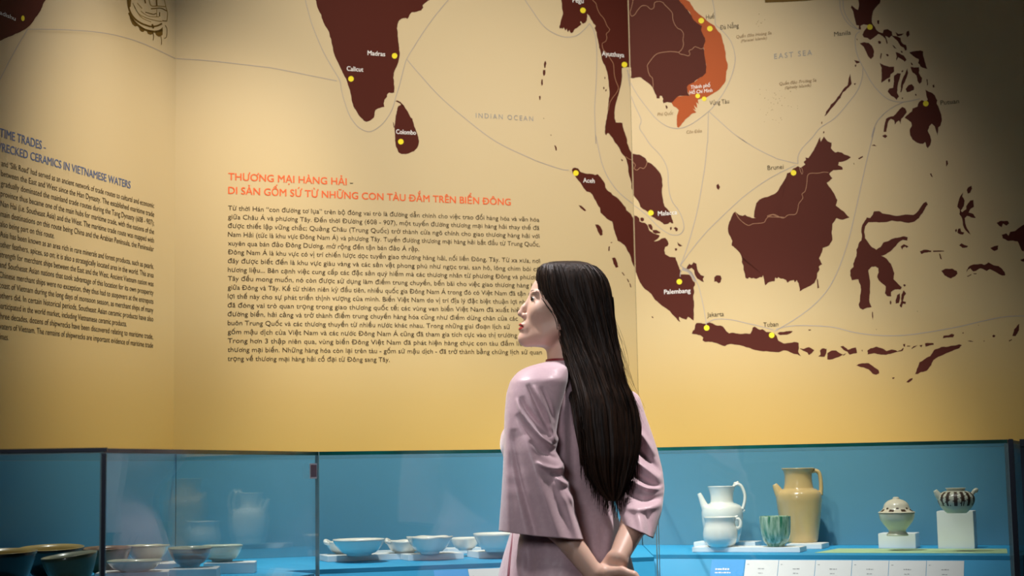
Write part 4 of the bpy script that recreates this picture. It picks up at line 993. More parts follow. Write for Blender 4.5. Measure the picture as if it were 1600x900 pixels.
whatc = ['next to the blue card', 'second from the blue card', 'third from the blue card', 'fourth from the blue card', 'fifth from the blue card', 'last in the row, farthest from the blue card']
for i, (a, b) in enumerate(zip(xs_, xs_[1:])):
    card('R', a + .4, b - .4, 871.5, .19, M_card, 'white label card in the long row, ' + whatc[i], 'label_card', G_, [(.40, .60, .17, .004, 0), (.42, .56, .25, .0035, 0), (.06, .12, .09, .003, 0), (.06, .42, .46, .003, 0), (.06, .34, .52, .003, 0)], M_ctext)
card('R', 1113, 1164.5, 871.5, .19, M_bcard, 'sky blue label card with white lettering at the start of the long white label row', 'label_card', 'blue title cards', [(.14, .56, .19, .007, 1), (.14, .62, .25, .005, 0), (.12, .46, .40, .006, 0), (.12, .7, .46, .006, 0)], M_white)
card('C', 675.5, 728.5, 883, .16, M_bcard, 'sky blue label card with white lettering in front of the middle bowls', 'label_card', 'blue title cards', [(.14, .56, .26, .007, 1), (.14, .62, .34, .005, 0)], M_white)
card('C', 729.5, 790, 882.0, .16, M_card, 'white label card between the blue card and the woman', 'label_card', 'white label card beside the woman', [(.48, .58, .32, .004, 0), (.49, .6, .42, .0035, 0), (.08, .12, .16, .003, 0)], M_ctext)

# --- middle case ----------------------------------------------------------
gB = 'white bowls behind the woman'
plinth(FRC, 512, 627, 878.5, .125, .019, 'low white plinth nearest the glass joint, under a plain white bowl')
plinth(FRC, 530, 634, 871.5, .045, .017, 'low white plinth under the two lobed bowls, behind the front plinths')
plinth(FRC, 638, 725, 876.5, .125, .019, 'low white plinth under the white bowl with a wavy rim')
plinth(FRC, 749, 850, 873, .125, .021, 'low white plinth beside the woman, under a deep white bowl')
plinth(FRC, 700, 752, 866, .06, .019, 'low white plinth behind the deep bowl, under a plain dish')
zF, zG, zK = Z_DECK + .0194, Z_DECK + .0174, Z_DECK + .0214
bowl(561, 868.5, zF, 82, 25, 38, M_porc, 'plain white flared bowl in front of the lobed bowl, near the glass joint', gB)
bowl(671.5, 865.5, zF, 70, 26, 30, M_porc, 'white bowl with a wavy rim between the flared bowl and the deep bowl', gB, lobes=6, amp=.06)
bowl(776, 862, zK, 72, 28, 36, M_porc, 'deep plain white bowl beside the woman', gB)
def ornate(px, py, z, w_, h_, f_, label):
    b = bowl(px, py, z, w_, h_, f_, M_porc, label, gB, lobes=5, amp=.07)
    b.rotation_euler = (0, 0, .3); Y = b.location[1]; R = w_ / 2 * Y / F_PX; H = h_ * Y / F_PX
    for i in range(2):
        a = math.pi + .25 + i * (-.0) + (0 if i == 0 else 2.6)
        tube('rim_curl', [(R * .86 * math.cos(a), R * .86 * math.sin(a), H), (R * 1.05 * math.cos(a), R * 1.05 * math.sin(a), H * 1.12), (R * 1.12 * math.cos(a + .15), R * 1.12 * math.sin(a + .15), H * .98), (R * .98 * math.cos(a + .25), R * .98 * math.sin(a + .25), H * .9)], [.006, .007, .005], M_porc, b)
    return b
ornate(541, 866, zG, 66, 19, 32, 'white lobed bowl with curled rim ends, behind the flared bowl beside the glass joint')
ornate(632, 864.5, zG, 58, 19, 30, 'white lobed bowl with a curled rim end, behind the wavy-rimmed bowl')
bowl(727, 860, Z_DECK + .0194, 46, 19, 22, M_porc, 'small plain white bowl behind the deep bowl beside the woman', gB)

# --- left case ------------------------------------------------------------
gL = 'old glazed bowls in the glass case with the dark post'
eP = np.array([.995, .10]); eP /= np.linalg.norm(eP); nP = np.array([eP[1], -eP[0]])
def plate(x0, x1, y_top, h, d_, label, back=.02):
    """white plinth of height h whose front top edge runs from pixel x0 to x1 at row y_top"""
    z = Z_DECK + h; A = on_z(x0, y_top, z)[:2]; B = hit(A, eP, x1, y_top)
    o = slab('plinth', [A, B, B - nP * d_, A - nP * d_], Z_DECK + .0003, z, M_plinth, None, bevel=.001)
    return tag(o, label, 'plinth', 'white plinths in the display cases')
def lbowl(px, rim_y, base_y, w_, f_, mats, label, h=0.0, tilt=(0, 0), **kw):
    return bowl(px, base_y, Z_DECK + h + .0003, w_, base_y - rim_y, f_, mats, label, gL, tilt=tilt, **kw)
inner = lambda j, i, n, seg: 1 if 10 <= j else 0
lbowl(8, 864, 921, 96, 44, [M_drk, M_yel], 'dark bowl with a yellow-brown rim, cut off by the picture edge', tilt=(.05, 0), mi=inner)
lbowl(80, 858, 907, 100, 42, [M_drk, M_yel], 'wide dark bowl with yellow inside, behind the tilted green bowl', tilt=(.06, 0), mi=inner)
lbowl(165, 858, 900, 78, 34, [M_olive, M_bro], 'wide brown-rimmed bowl partly behind the dark corner post', tilt=(.04, 0), mi=inner)
lbowl(114, 871, 925, 86, 34, [M_olive, M_stem], 'tilted green bowl in front of the yellow-lined one', tilt=(.06, -.11), mi=inner)
plate(205, 281, 882, .030, .15, 'white plinth under the pale celadon bowl')
lbowl(230, 853, 877.5, 68, 32, M_stem, 'pale celadon bowl with a notched rim, next to the dark corner post', h=.030, lobes=7, amp=.03)
plate(148, 262, 896, .022, .13, 'white plinth under the shallow green dish')
lbowl(210, 876.5, 893, 84, 44, M_pale_green, 'shallow green dish in front of the celadon bowl', h=.022, wob=.02)
plate(264, 338, 890.5, .035, .13, 'white plinth under the brown bowl')
lbowl(297, 857, 885.5, 68, 31, [M_bro, M_stem], 'brown bowl with a pale rim on a white plinth, beside the pale green bowl', h=.035, tilt=(.03, 0), mi=inner)
plate(318, 398, 880.5, .030, .10, 'white plinth under the pale green bowl')
lbowl(347, 853, 877.5, 64, 32, M_pale_green, 'pale green bowl beside the brown bowl, veiled by reflections in the pane', h=.030, wob=.012)
# ------------------------------------------------------------------ the visitor
Y_P = 4.27
def Pp(px, py, dy=0.0): return at(px, py, Y_P + dy)
FWD = np.array([-.70, .714, 0]); FWD /= np.linalg.norm(FWD)
LFT = np.array([-FWD[1], FWD[0], 0]); BCK = -FWD
M_skin = mat('light_skin', (.66, .43, .33), .45, spec=.4, subsurf=.15, bump=.05, bscale=300)
M_lip = mat('red_lipstick', (.36, .03, .035), .3, spec=.5)
def hair_mat():
    mt = mat('long_dark_brown_hair', (.018, .011, .008), .46, spec=.28)
    nt = mt.node_tree; b = nt.nodes['Principled BSDF']
    tc = nt.nodes.new('ShaderNodeTexCoord'); mp = nt.nodes.new('ShaderNodeMapping'); mp.inputs['Scale'].default_value = (150, 150, 3.5)
    n = nt.nodes.new('ShaderNodeTexNoise'); n.inputs['Scale'].default_value = 1.0; n.inputs['Detail'].default_value = 6; n.inputs['Roughness'].default_value = .65
    nt.links.new(tc.outputs['Object'], mp.inputs[0]); nt.links.new(mp.outputs[0], n.inputs['Vector'])
    bp = nt.nodes.new('ShaderNodeBump'); bp.inputs['Strength'].default_value = .55; bp.inputs['Distance'].default_value = .004
    nt.links.new(n.outputs['Fac'], bp.inputs['Height']); nt.links.new(bp.outputs['Normal'], b.inputs['Normal'])
    cr = nt.nodes.new('ShaderNodeValToRGB'); cr.color_ramp.elements[0].color = (.006, .004, .003, 1); cr.color_ramp.elements[1].color = (.042, .018, .008, 1)
    cr.color_ramp.elements[0].position = .35; cr.color_ramp.elements[1].position = .75
    nt.links.new(n.outputs['Fac'], cr.inputs[0]); nt.links.new(cr.outputs[0], b.inputs['Base Color'])
    return mt
M_hair = hair_mat()
def satin():
    mt = mat('dusty_pink_satin', (.56, .37, .41), .48, spec=.35, sheen=.4)
    nt = mt.node_tree; b = nt.nodes['Principled BSDF']
    tc = nt.nodes.new('ShaderNodeTexCoord')
    n = nt.nodes.new('ShaderNodeTexNoise'); n.inputs['Scale'].default_value = 85; n.inputs['Detail'].default_value = 3
    v = nt.nodes.new('ShaderNodeTexNoise'); v.inputs['Scale'].default_value = 420
    nt.links.new(tc.outputs['Object'], n.inputs['Vector']); nt.links.new(tc.outputs['Object'], v.inputs['Vector'])
    cr = nt.nodes.new('ShaderNodeValToRGB'); cr.color_ramp.elements[0].position = .47; cr.color_ramp.elements[1].position = .56
    cr.color_ramp.elements[0].color = (.60, .42, .465, 1); cr.color_ramp.elements[1].color = (.63, .45, .49, 1)
    nt.links.new(n.outputs['Fac'], cr.inputs[0]); nt.links.new(cr.outputs[0], b.inputs['Base Color'])
    rr = nt.nodes.new('ShaderNodeMapRange'); rr.inputs[1].default_value = .45; rr.inputs[2].default_value = .58; rr.inputs[3].default_value = .46; rr.inputs[4].default_value = .34
    nt.links.new(n.outputs['Fac'], rr.inputs[0]); nt.links.new(rr.outputs[0], b.inputs['Roughness'])
    bp = nt.nodes.new('ShaderNodeBump'); bp.inputs['Strength'].default_value = .04; bp.inputs['Distance'].default_value = .001
    nt.links.new(v.outputs['Fac'], bp.inputs['Height']); nt.links.new(bp.outputs['Normal'], b.inputs['Normal'])
    return mt
M_satin = satin()
M_trim = mat('dark_rose_trim', (.20, .045, .07), .5, sheen=.2)
M_collar = mat('crimson_collar', (.25, .02, .025), .5)

class Field:
    """distance field of one continuous body, meshed as a smooth surface"""
    def __init__(s, lo, hi, h):
        s.h = h; s.lo = np.array(lo, np.float32); s.n = np.ceil((np.array(hi) - lo) / h).astype(int) + 1
        s.a = np.full(s.n, .05, np.float32)
    def box(s, lo, hi):
        i0 = np.clip(np.floor((np.array(lo) - s.lo) / s.h).astype(int), 0, s.n - 1); i1 = np.clip(np.ceil((np.array(hi) - s.lo) / s.h).astype(int) + 1, 1, s.n)
        ax = [s.lo[k] + s.h * np.arange(i0[k], i1[k], dtype=np.float32) for k in range(3)]
        return tuple(slice(i0[k], i1[k]) for k in range(3)), np.meshgrid(*ax, indexing='ij', sparse=True)
    def mix(s, sl, d, k, sub=False):
        a = s.a[sl]
        if sub: d = -d; h = np.maximum(k - np.abs(a - d), 0) / k; s.a[sl] = np.maximum(a, d) + h * h * k / 4
        else: h = np.maximum(k - np.abs(a - d), 0) / k; s.a[sl] = np.minimum(a, d) - h * h * k / 4
    def cone(s, p, q, r0, r1, k=.012, sub=False):
        p, q = np.array(p, np.float32), np.array(q, np.float32); m_ = max(r0, r1) + k + .012
        sl, (X, Y, Z) = s.box(np.minimum(p, q) - m_, np.maximum(p, q) + m_)
        v = q - p; L = float(v @ v) + 1e-12
        t = np.clip(((X - p[0]) * v[0] + (Y - p[1]) * v[1] + (Z - p[2]) * v[2]) / L, 0, 1)
        d = np.sqrt((X - p[0] - v[0] * t) ** 2 + (Y - p[1] - v[1] * t) ** 2 + (Z - p[2] - v[2] * t) ** 2) - (r0 + (r1 - r0) * t)
        s.mix(sl, d, k, sub)
    def ell(s, c, axes, r, k=.012, sub=False):
        c = np.array(c, np.float32); m_ = max(r) + k + .012
        sl, (X, Y, Z) = s.box(c - m_, c + m_)
        u = [((X - c[0]) * a[0] + (Y - c[1]) * a[1] + (Z - c[2]) * a[2]) for a in axes]
        q = np.sqrt(sum((w_ / rr) ** 2 for w_, rr in zip(u, r))); g_ = np.sqrt(sum((w_ / rr ** 2) ** 2 for w_, rr in zip(u, r))) + 1e-9
        s.mix(sl, (q * (q - 1) / g_).astype(np.float32), k, sub)
    def mesh(s):
        a = s.a; ins = a < 0; nx, ny, nz = s.n
        c = np.zeros((nx - 1, ny - 1, nz - 1), np.uint8)
        for dx in (0, 1):
            for dy in (0, 1):
                for dz in (0, 1): c += ins[dx:nx - 1 + dx, dy:ny - 1 + dy, dz:nz - 1 + dz]
        act = (c > 0) & (c < 8); idx = np.full(act.shape, -1, np.int64); I = np.argwhere(act); idx[act] = np.arange(len(I))
        acc = np.zeros((len(I), 3)); cnt = np.zeros(len(I))
        cor = [np.array(o) for o in ((0, 0, 0), (1, 0, 0), (0, 1, 0), (1, 1, 0), (0, 0, 1), (1, 0, 1), (0, 1, 1), (1, 1, 1))]
        val = [a[I[:, 0] + o[0], I[:, 1] + o[1], I[:, 2] + o[2]] for o in cor]
        for p, q in ((0, 1), (2, 3), (4, 5), (6, 7), (0, 2), (1, 3), (4, 6), (5, 7), (0, 4), (1, 5), (2, 6), (3, 7)):
            w_ = (val[p] < 0) != (val[q] < 0); t = val[p][w_] / (val[p][w_] - val[q][w_])
            acc[w_] += cor[p] + (cor[q] - cor[p]) * t[:, None]; cnt[w_] += 1
        V = s.lo + s.h * (I + acc / cnt[:, None]); Fc = []
        for ax in range(3):
            sl0 = [slice(None)] * 3; sl1 = [slice(None)] * 3; sl0[ax] = slice(0, -1); sl1[ax] = slice(1, None)
            s0, s1 = ins[tuple(sl0)], ins[tuple(sl1)]; E = np.argwhere(s0 != s1); flip = s0[tuple(E.T)]
            b, d = [(1, 2), (2, 0), (0, 1)][ax]; ok = (E[:, b] > 0) & (E[:, d] > 0) & (E[:, b] < s.n[b] - 1) & (E[:, d] < s.n[d] - 1); E = E[ok]; flip = flip[ok]
            def at_(ob, od): J = E.copy(); J[:, b] -= ob; J[:, d] -= od; return idx[J[:, 0], J[:, 1], J[:, 2]]
            Q = np.stack([at_(1, 1), at_(0, 1), at_(0, 0), at_(1, 0)], 1); Q[~flip] = Q[~flip][:, ::-1]; Fc.append(Q)
        return V, np.concatenate(Fc)

g0 = Pp(893, 900); root_x, root_y = g0[0], g0[1]
person = empty('person', (root_x, root_y, 0))
tag(person, 'woman in a pink satin tunic with long dark hair, hands clasped behind her back', 'person')
B_ = Field((root_x - .27, root_y - .30, -.005), (root_x + .29, root_y + .27, 1.60), .0027)
Zup = np.array([0, 0, 1.0])
# trunk, hidden by the tunic
B_.ell(Pp(896, 655, 0) , (LFT, FWD, Zup), (.135, .075, .15), .03)
B_.cone(Pp(896, 690, 0), Pp(895, 800, 0), .075, .07, .04)
B_.ell(Pp(893, 870, 0), (LFT, FWD, Zup), (.135, .10, .11), .04)
B_.cone(Pp(888, 592, -.005), Pp(880, 535, 0), .050, .047, .02)
B_.cone(Pp(888, 592, 0), Pp(838, 604, -.085), .045, .04, .03)
B_.cone(Pp(888, 592, 0), Pp(960, 634, .080), .045, .034, .03)
for sgn in (1, -1):
    hip = np.array([root_x, root_y, .80]) + LFT * .075 * sgn; kn = np.array([root_x, root_y, .46]) + LFT * .075 * sgn + FWD * .015; an = np.array([root_x, root_y, .075]) + LFT * .075 * sgn - FWD * .02
    B_.cone(hip, kn, .078, .052, .04); B_.cone(kn, an, .052, .036, .02); B_.cone(an - Zup * .035, an + FWD * .14 - Zup * .045, .034, .026, .03)
    B_.cone(an - Zup * .03 - FWD * .02, an - Zup * .04, .032, .032, .02)
# arms
LW, RW = Pp(928, 896, -.185), Pp(966, 872, -.165)
LE, RE = Pp(836, 776, -.140), Pp(1008, 783, .005)
B_.cone(Pp(832, 604, -.115), LE, .040, .034, .02); B_.cone(LE, LE + (LW - LE) * .35, .034, .035, .02); B_.cone(LE + (LW - LE) * .35, LW, .035, .0245, .02)
B_.cone(Pp(976, 646, .085), RE, .035, .034, .02); B_.cone(RE, RE + (RW - RE) * .35, .035, .036, .02); B_.cone(RE + (RW - RE) * .35, RW, .036, .0245, .02)
def hand(w_, d, across, back, curl, thumb_curl=.4, s=1.0, spread=.05):
    """palm of four metacarpals, four unequal bent fingers, a thumb from the side of the palm"""
    d, across, back = [np.array(v) / np.linalg.norm(v) for v in (d, across, back)]
    for i, (o, pl, ln) in enumerate(((-.027, .080, .92), (-.009, .083, 1.0), (.009, .079, .94), (.026, .072, .74))):
        b0 = w_ + across * o * .55 * s + d * .008; kn = w_ + d * pl * s + across * o * s
        B_.cone(b0, kn, .0145 * s, .0105 * s, .012)
        dr = d + across * spread * (i - 1.5); dr /= np.linalg.norm(dr); p = kn
        for L, c, r0, r1 in ((.041, curl[0], .0098, .0086), (.026, curl[1], .0086, .0078), (.021, curl[2], .0078, .0062)):
            ca, sa = math.cos(c * (1 + .08 * i)), math.sin(c * (1 + .08 * i)); nb = back * ca + dr * sa; dr = dr * ca - back * sa; back_ = nb
            q = p + dr * L * ln * s; B_.cone(p, q, r0 * s, r1 * s, .0045); p = q
            back = back_ if L < .03 else back_
        back = np.cross(across, d) if np.cross(across, d) @ back0 > 0 else -np.cross(across, d)
    p = w_ + d * .022 * s - across * .022 * s; dr = d * .62 - across * .62 - back * .35; dr /= np.linalg.norm(dr)
    for L, c, r0, r1 in ((.042, 0, .015, .0115), (.032, thumb_curl, .0112, .0098), (.026, thumb_curl, .0098, .0072)):
        dr = dr * math.cos(c) + (across * .8 + d * .4) * math.sin(c); dr /= np.linalg.norm(dr)
        q = p + dr * L * s; B_.cone(p, q, r0 * s, r1 * s, .006); p = q
back0 = np.array([.1, -1, .15]); hand(RW, (-.52, -.05, -.85), (-.85, .1, .5), back0, (.55, .75, .5))
back0 = np.array([.15, 1, .2]); hand(LW, (.72, .05, -.62), (-.62, 0, -.75), back0, (.35, .6, .45))

# head: x forward, y her left, z up, tipped back a little
a0 = math.radians(14); gz = np.array([-.985, -.10, 0]); gz /= np.linalg.norm(gz)
HX = gz * math.cos(a0) + Zup * math.sin(a0); HY = np.cross(Zup, gz); HZ = np.cross(HX, HY)
HC = Pp(880, 478, 0)
hd_ = lambda x, y, z: HC + HX * x + HY * y + HZ * z
AX = (HX, HY, HZ)
B_.ell(hd_(-.004, 0, .018), AX, (.099, .076, .088), .01)
B_.ell(hd_(.040, 0, -.040), AX, (.0535, .060, .082), .02)
B_.cone(hd_(.030, .034, -.090), hd_(.074, .006, -.109), .020, .0165, .02); B_.cone(hd_(.030, -.034, -.090), hd_(.074, -.006, -.109), .020, .0165, .02)
B_.cone(hd_(.0, .052, -.06), hd_(.032, .036, -.09), .018, .02, .02); B_.cone(hd_(.0, -.052, -.06), hd_(.032, -.036, -.09), .018, .02, .02)
B_.ell(hd_(.0815, 0, -.1105), AX, (.0165, .017, .0155), .012)
B_.ell(hd_(.080, 0, -.079), AX, (.0185, .026, .023), .012)
for y in (1, -1):
    B_.ell(hd_(.064, .040 * y, -.034), AX, (.022, .022, .022), .02)
    B_.ell(hd_(.101, .034 * y, -.004), AX, (.015, .018, .0085), .010, sub=True)
    B_.ell(hd_(.0775, .031 * y, -.005), AX, (.0125, .0135, .0105), .004)
    B_.ell(hd_(.084, .026 * y, .0125), AX, (.0100, .024, .0065), .008)
    B_.ell(hd_(-.018, .072 * y, -.026), AX, (.014, .006, .028), .004)
B_.cone(hd_(.087, 0, .003), hd_(.1015, 0, -.030), .0065, .0075, .007)
B_.cone(hd_(.1015, 0, -.030), hd_(.1065, 0, -.0465), .0075, .0092, .006)
for y in (1, -1):
    B_.ell(hd_(.0945, .0115 * y, -.0510), AX, (.0095, .0068, .0072), .004)
    B_.ell(hd_(.0985, .0075 * y, -.0585), AX, (.0042, .0032, .0034), .002, sub=True)
B_.ell(hd_(.0950, 0, -.0768), AX, (.0105, .0200, .0050), .006)
B_.ell(hd_(.0940, 0, -.0878), AX, (.0098, .0175, .0056), .006)
B_.ell(hd_(.1045, 0, -.0822), AX, (.0055, .018, .0008), .004, sub=True)
bv, bf = B_.mesh()
loc = (bv[bf].mean(axis=1) - HC) @ np.stack(AX, 1)
lip = (((loc[:, 0] - .098) / .014) ** 2 + (loc[:, 1] / .0205) ** 2 + ((loc[:, 2] + .0825) / .0105) ** 2 < 1) & (loc[:, 0] > .0900)
body = raw_obj('body', bv, bf, [M_skin, M_lip], None, smooth=True, mi=lip.astype(int)); adopt(body, person)
def adopt_all(*os):
    for o in os: adopt(o, person)
# eyes, lashes, brows
M_eye = mat('dark_eye', (.02, .012, .01), .12, spec=.6); M_sclera = mat('eye_white', (.62, .58, .54), .2)
for y in (1, -1):
    V = []; Fc = []; MI = []; c = hd_(.0815, .0315 * y, -.0055); n1, n2 = 12, 20
    for i in range(n1 + 1):
        for j in range(n2):
            a = math.pi * i / n1; b_ = 2 * math.pi * j / n2
            V.append(c + HX * .0112 * math.cos(a) + (HY * math.cos(b_) * .0112 + HZ * math.sin(b_) * .0085) * math.sin(a))
    for i in range(n1):
        for j in range(n2): Fc.append((i * n2 + j, i * n2 + (j + 1) % n2, (i + 1) * n2 + (j + 1) % n2, (i + 1) * n2 + j)); MI.append(0 if i < 4 else 1)
    e_ = raw_obj('eye', V, Fc, [M_eye, M_sclera], None, True, MI)
    lash = tube('eyelash', [hd_(.0928 - .0035 * abs(t), (.0315 + .0145 * t) * y, -.0012 - .004 * max(0, t) ** 2 - .002 * max(0, -t)) for t in (-1, -.5, 0, .5, 1, 1.25)], [.0007, .0012, .0014, .0008], M_hair, None, 6)
    brow = tube('eyebrow', [hd_(.0945 - .0125 * t * t, (.013 + .036 * t) * y, .0150 + .005 * t - .006 * t ** 3) for t in (0, .25, .5, .75, 1)], [.0010, .0017, .0016, .0006], M_hair, None, 6)
    adopt_all(e_, lash, brow)

def loft(rings, close=True):
    """rings: list of (n,3) arrays; closed ends"""
    n = len(rings[0]); V = np.concatenate(rings); Fc = []
    for i in range(len(rings) - 1):
        for j in range(n): a, b = i * n + j, i * n + (j + 1) % n; Fc.append((a, b, b + n, a + n))
    if close: Fc += [tuple(range(n))[::-1], tuple(range((len(rings) - 1) * n, len(rings) * n))]
    return V, Fc
def table(rows, ys):
    R = np.array(rows, float); return [np.interp(ys, R[:, 0], R[:, i]) for i in range(1, R.shape[1])]
def smooth_table(rows, ys):
    """interpolate rows smoothly"""
    out = table(rows, ys); k = np.array([.25, .5, .25]); res_ = []
    for o in out:
        for _ in range(4): o = np.concatenate([[o[0]], np.convolve(o, k, 'valid'), [o[-1]]])
        res_.append(o)
    return res_
def proj(V):
    q = V - CAM; dz = q @ _d
    return 800 + F_PX * (q @ _r) / dz, 450 - F_PX * (q @ _u) / dz
def crease(x, y, pts, wd):
    """bell profile across a polyline, fading out towards both its ends"""
    best = np.full(x.shape, 1e9); along = np.zeros(x.shape); run = 0.0; total = sum(math.hypot(b[0] - a[0], b[1] - a[1]) for a, b in zip(pts, pts[1:]))
    for (x0, y0), (x1, y1) in zip(pts, pts[1:]):
        dx, dy = x1 - x0, y1 - y0; L = math.hypot(dx, dy); t = np.clip(((x - x0) * dx + (y - y0) * dy) / (L * L), 0, 1)
        d = np.hypot(x - x0 - dx * t, y - y0 - dy * t); w_ = d < best; best = np.where(w_, d, best); along = np.where(w_, (run + t * L) / total, along); run += L
    return np.exp(-(best / wd) ** 2) * np.clip(4 * along * (1 - along), 0, 1) ** .7
def press_folds(V, folds, gain=1.3):
    """cloth creases: raise (or sink) the near side of a garment along lines of the cloth"""
    x, y = proj(V); d = np.zeros(len(V))
    for amp, wd, pts in folds: d += amp * crease(x, y, smooth_path(pts, 4), wd)
    return V + np.outer(d * gain, np.array([0, -1.0, .1]))

# --- tunic ---------------------------------------------------------------
TOR = [  # row, centre, a (side to side), front depth, back depth
    (564, 884, .053, .053, .053), (571, 886, .064, .060, .060), (578, 888, .088, .066, .066), (586, 890, .116, .072, .074), (596, 893, .144, .082, .082), (612, 896, .164, .098, .090), (640, 897, .168, .130, .097),
    (672, 896, .160, .222, .097), (695, 896, .152, .236, .092), (720, 896, .145, .212, .086), (750, 895, .134, .160, .080), (775, 895, .126, .148, .080), (800, 895, .134, .152, .094), (830, 893, .154, .168, .114), (870, 892, .175, .184, .138),
    (905, 892, .190, .196, .150), (1000, 892, .205, .21, .165), (1150, 892, .215, .22, .18), (1295, 892, .235, .235, .20)]
ys = np.concatenate([np.arange(564, 912, 4), np.arange(920, 1296, 20)]); c_, a_, f_, b_ = smooth_table(TOR, ys)
rings = []; th = np.linspace(0, 2 * math.pi, 96, endpoint=False)
for y, c, a, f, b in zip(ys, c_, a_, f_, b_):
    o = Pp(c, y, 0); s_ = np.sin(th); flare = 1 + (.035 * np.sin(7 * th + .6) + .02 * np.sin(13 * th)) * np.clip((y - 760) / 200, 0, 1)
    rings.append(o + np.outer(a * np.cos(th) * flare, LFT) + np.outer(np.where(s_ > 0, f, b) * s_ * flare, FWD))
V, Fc = loft(rings)
V = press_folds(V, [(.007, 5, [(884, 600), (880, 660), (884, 740), (895, 800)]), (-.006, 5, [(893, 610), (892, 680), (898, 760)]), (.005, 7, [(930, 790), (950, 830), (948, 880)]), (-.005, 7, [(915, 790), (925, 850), (915, 900)]), (.006, 6, [(960, 815), (950, 850), (945, 900)]), (.006, 6, [(815, 850), (812, 900)]), (-.006, 6, [(826, 850), (828, 900)])])
tunic = raw_obj('tunic', V, Fc, M_satin, None, True); adopt(tunic, person)
# dark rose side slit
def on_mesh(o, px, py, lift=.0015):
    dg = bpy.context.evaluated_depsgraph_get(); dg.update()
    v = Vector(ray(px, py)).normalized(); ok, p, n, i = o.ray_cast(o.matrix_world.inverted() @ Vector(CAM), v)
    return (np.array(o.matrix_world @ p) - np.array(v) * lift) if ok else None
# --- sleeves ---------------------------------------------------------------
def sleeve(name, rows, dys, hem, folds, bumps=(), n=170, step=2.0, exp=2.3):
    R = np.array(rows, float); ys = np.arange(R[0, 0], R[-1, 0] + .1, step)
    lx, rx = smooth_table([(r[0], r[1], r[2]) for r in rows], ys); rx = rx + sum(a * np.exp(-((ys - y0) / w_) ** 2) for a, y0, w_ in bumps); dc, hd2 = smooth_table(dys, ys)
    th = np.linspace(0, 2 * math.pi, n, endpoint=False); rings = []
    for y, l, r, d, h in zip(ys, lx, rx, dc, hd2):
        cx = (l + r) / 2; hw = (r - l) / 2 / F_PX * (Y_P + d)
        ct, st = np.cos(th), np.sin(th); ex = np.sign(ct) * np.abs(ct) ** (2 / exp); ey = np.sign(st) * np.abs(st) ** (2 / exp)
        k = np.clip((y - hem[0]) / (R[-1, 0] - hem[0]), 0, 1)
        o = Pp(cx, y, d); zz = -(hem[1] * ex * hw) * k
        rings.append(o + np.outer(ex * hw, [1, 0, 0]) + np.outer(ey * h, [0, 1, 0]) + np.outer(zz, Zup))
    V, Fc = loft(rings, close=False); m_ = len(ys)
    Fc.append(tuple(range(n))[::-1])
    # inner wall so the hem has thickness
    V = press_folds(V, folds); cen = np.array([V[i * n:(i + 1) * n].mean(axis=0) for i in range(m_)])
    last = V[(m_ - 1) * n:]; b0 = len(V); inn = cen[-1] + (last - cen[-1]) * .94; up_ = inn + (cen[-8] - cen[-1])
    V = np.concatenate([V, inn, up_])
    for j in range(n):
        a, b = (m_ - 1) * n + j, (m_ - 1) * n + (j + 1) % n; c, d = b0 + j, b0 + (j + 1) % n
        Fc += [(a, b, d, c), (c, d, d + n, c + n)]
    o = raw_obj(name, V, Fc, M_satin, None, True); return adopt(o, tunic) if False else adopt(o, person)
SL = [(566, 850, 872), (569, 836, 880), (574, 820, 886), (582, 807, 888), (595, 797, 887), (615, 791, 882), (645, 788.5, 874), (680, 787.5, 868), (705, 787, 871), (735, 786, 880), (770, 784, 891), (800, 782, 899), (836, 780, 911)]
SLd = [(566, -.075, .02), (574, -.095, .05), (595, -.115, .075), (645, -.125, .085), (700, -.14, .085), (770, -.155, .084), (836, -.155, .088)]
sleeve('sleeve', SL, SLd, (780, .12), [
    (.011, 2.4, [(807, 622), (812, 638), (825, 660), (846, 684), (868, 698)]), (-.010, 4.5, [(814, 620), (822, 640), (838, 660), (862, 682)]),
    (.009, 2.4, [(834, 602), (846, 626), (857, 650), (864, 676)]), (-.009, 3.2, [(824, 600), (834, 622), (848, 652), (860, 676)]), (-.007, 3.2, [(846, 604), (858, 632), (866, 660)]),
    (.009, 2.6, [(858, 664), (866, 680), (866, 692)]), (-.007, 5, [(808, 646), (820, 668), (842, 694), (866, 708)]),
    (.012, 3.0, [(881, 728), (870, 733), (852, 730), (838, 722)]), (-.009, 3.6, [(874, 716), (862, 713), (846, 704), (828, 688)]),
    (.010, 3.4, [(890, 757), (880, 754), (866, 744)]), (-.008, 4, [(886, 743), (874, 742), (860, 738)]), (.008, 4, [(900, 800), (892, 778), (884, 764)]),
    (-.012, 7, [(802, 670), (812, 740), (830, 810), (846, 870)]), (.011, 10, [(820, 680), (842, 750), (880, 860)]), (.007, 6, [(796, 620), (791, 720), (796, 850)]), (-.006, 8, [(856, 750), (878, 800), (896, 860)]), (.005, 6, [(868, 752), (890, 800), (906, 850)])],
    bumps=[(3.5, 686, 7), (-3, 705, 6), (4, 728, 8), (-2, 744, 6), (3, 757, 7), (2, 780, 8)])
SR = [(612, 978, 990), (618, 966, 998), (628, 960, 1002), (645, 958, 1007), (670, 958, 1016), (700, 960, 1026), (735, 962, 1035), (765, 964, 1038), (795, 966, 1034), (812, 969, 1027), (830, 974, 1020)]
SRd = [(612, .10, .02), (628, .10, .062), (660, .088, .070), (720, .045, .064), (765, .01, .068), (800, -.04, .070), (830, -.085, .062)]
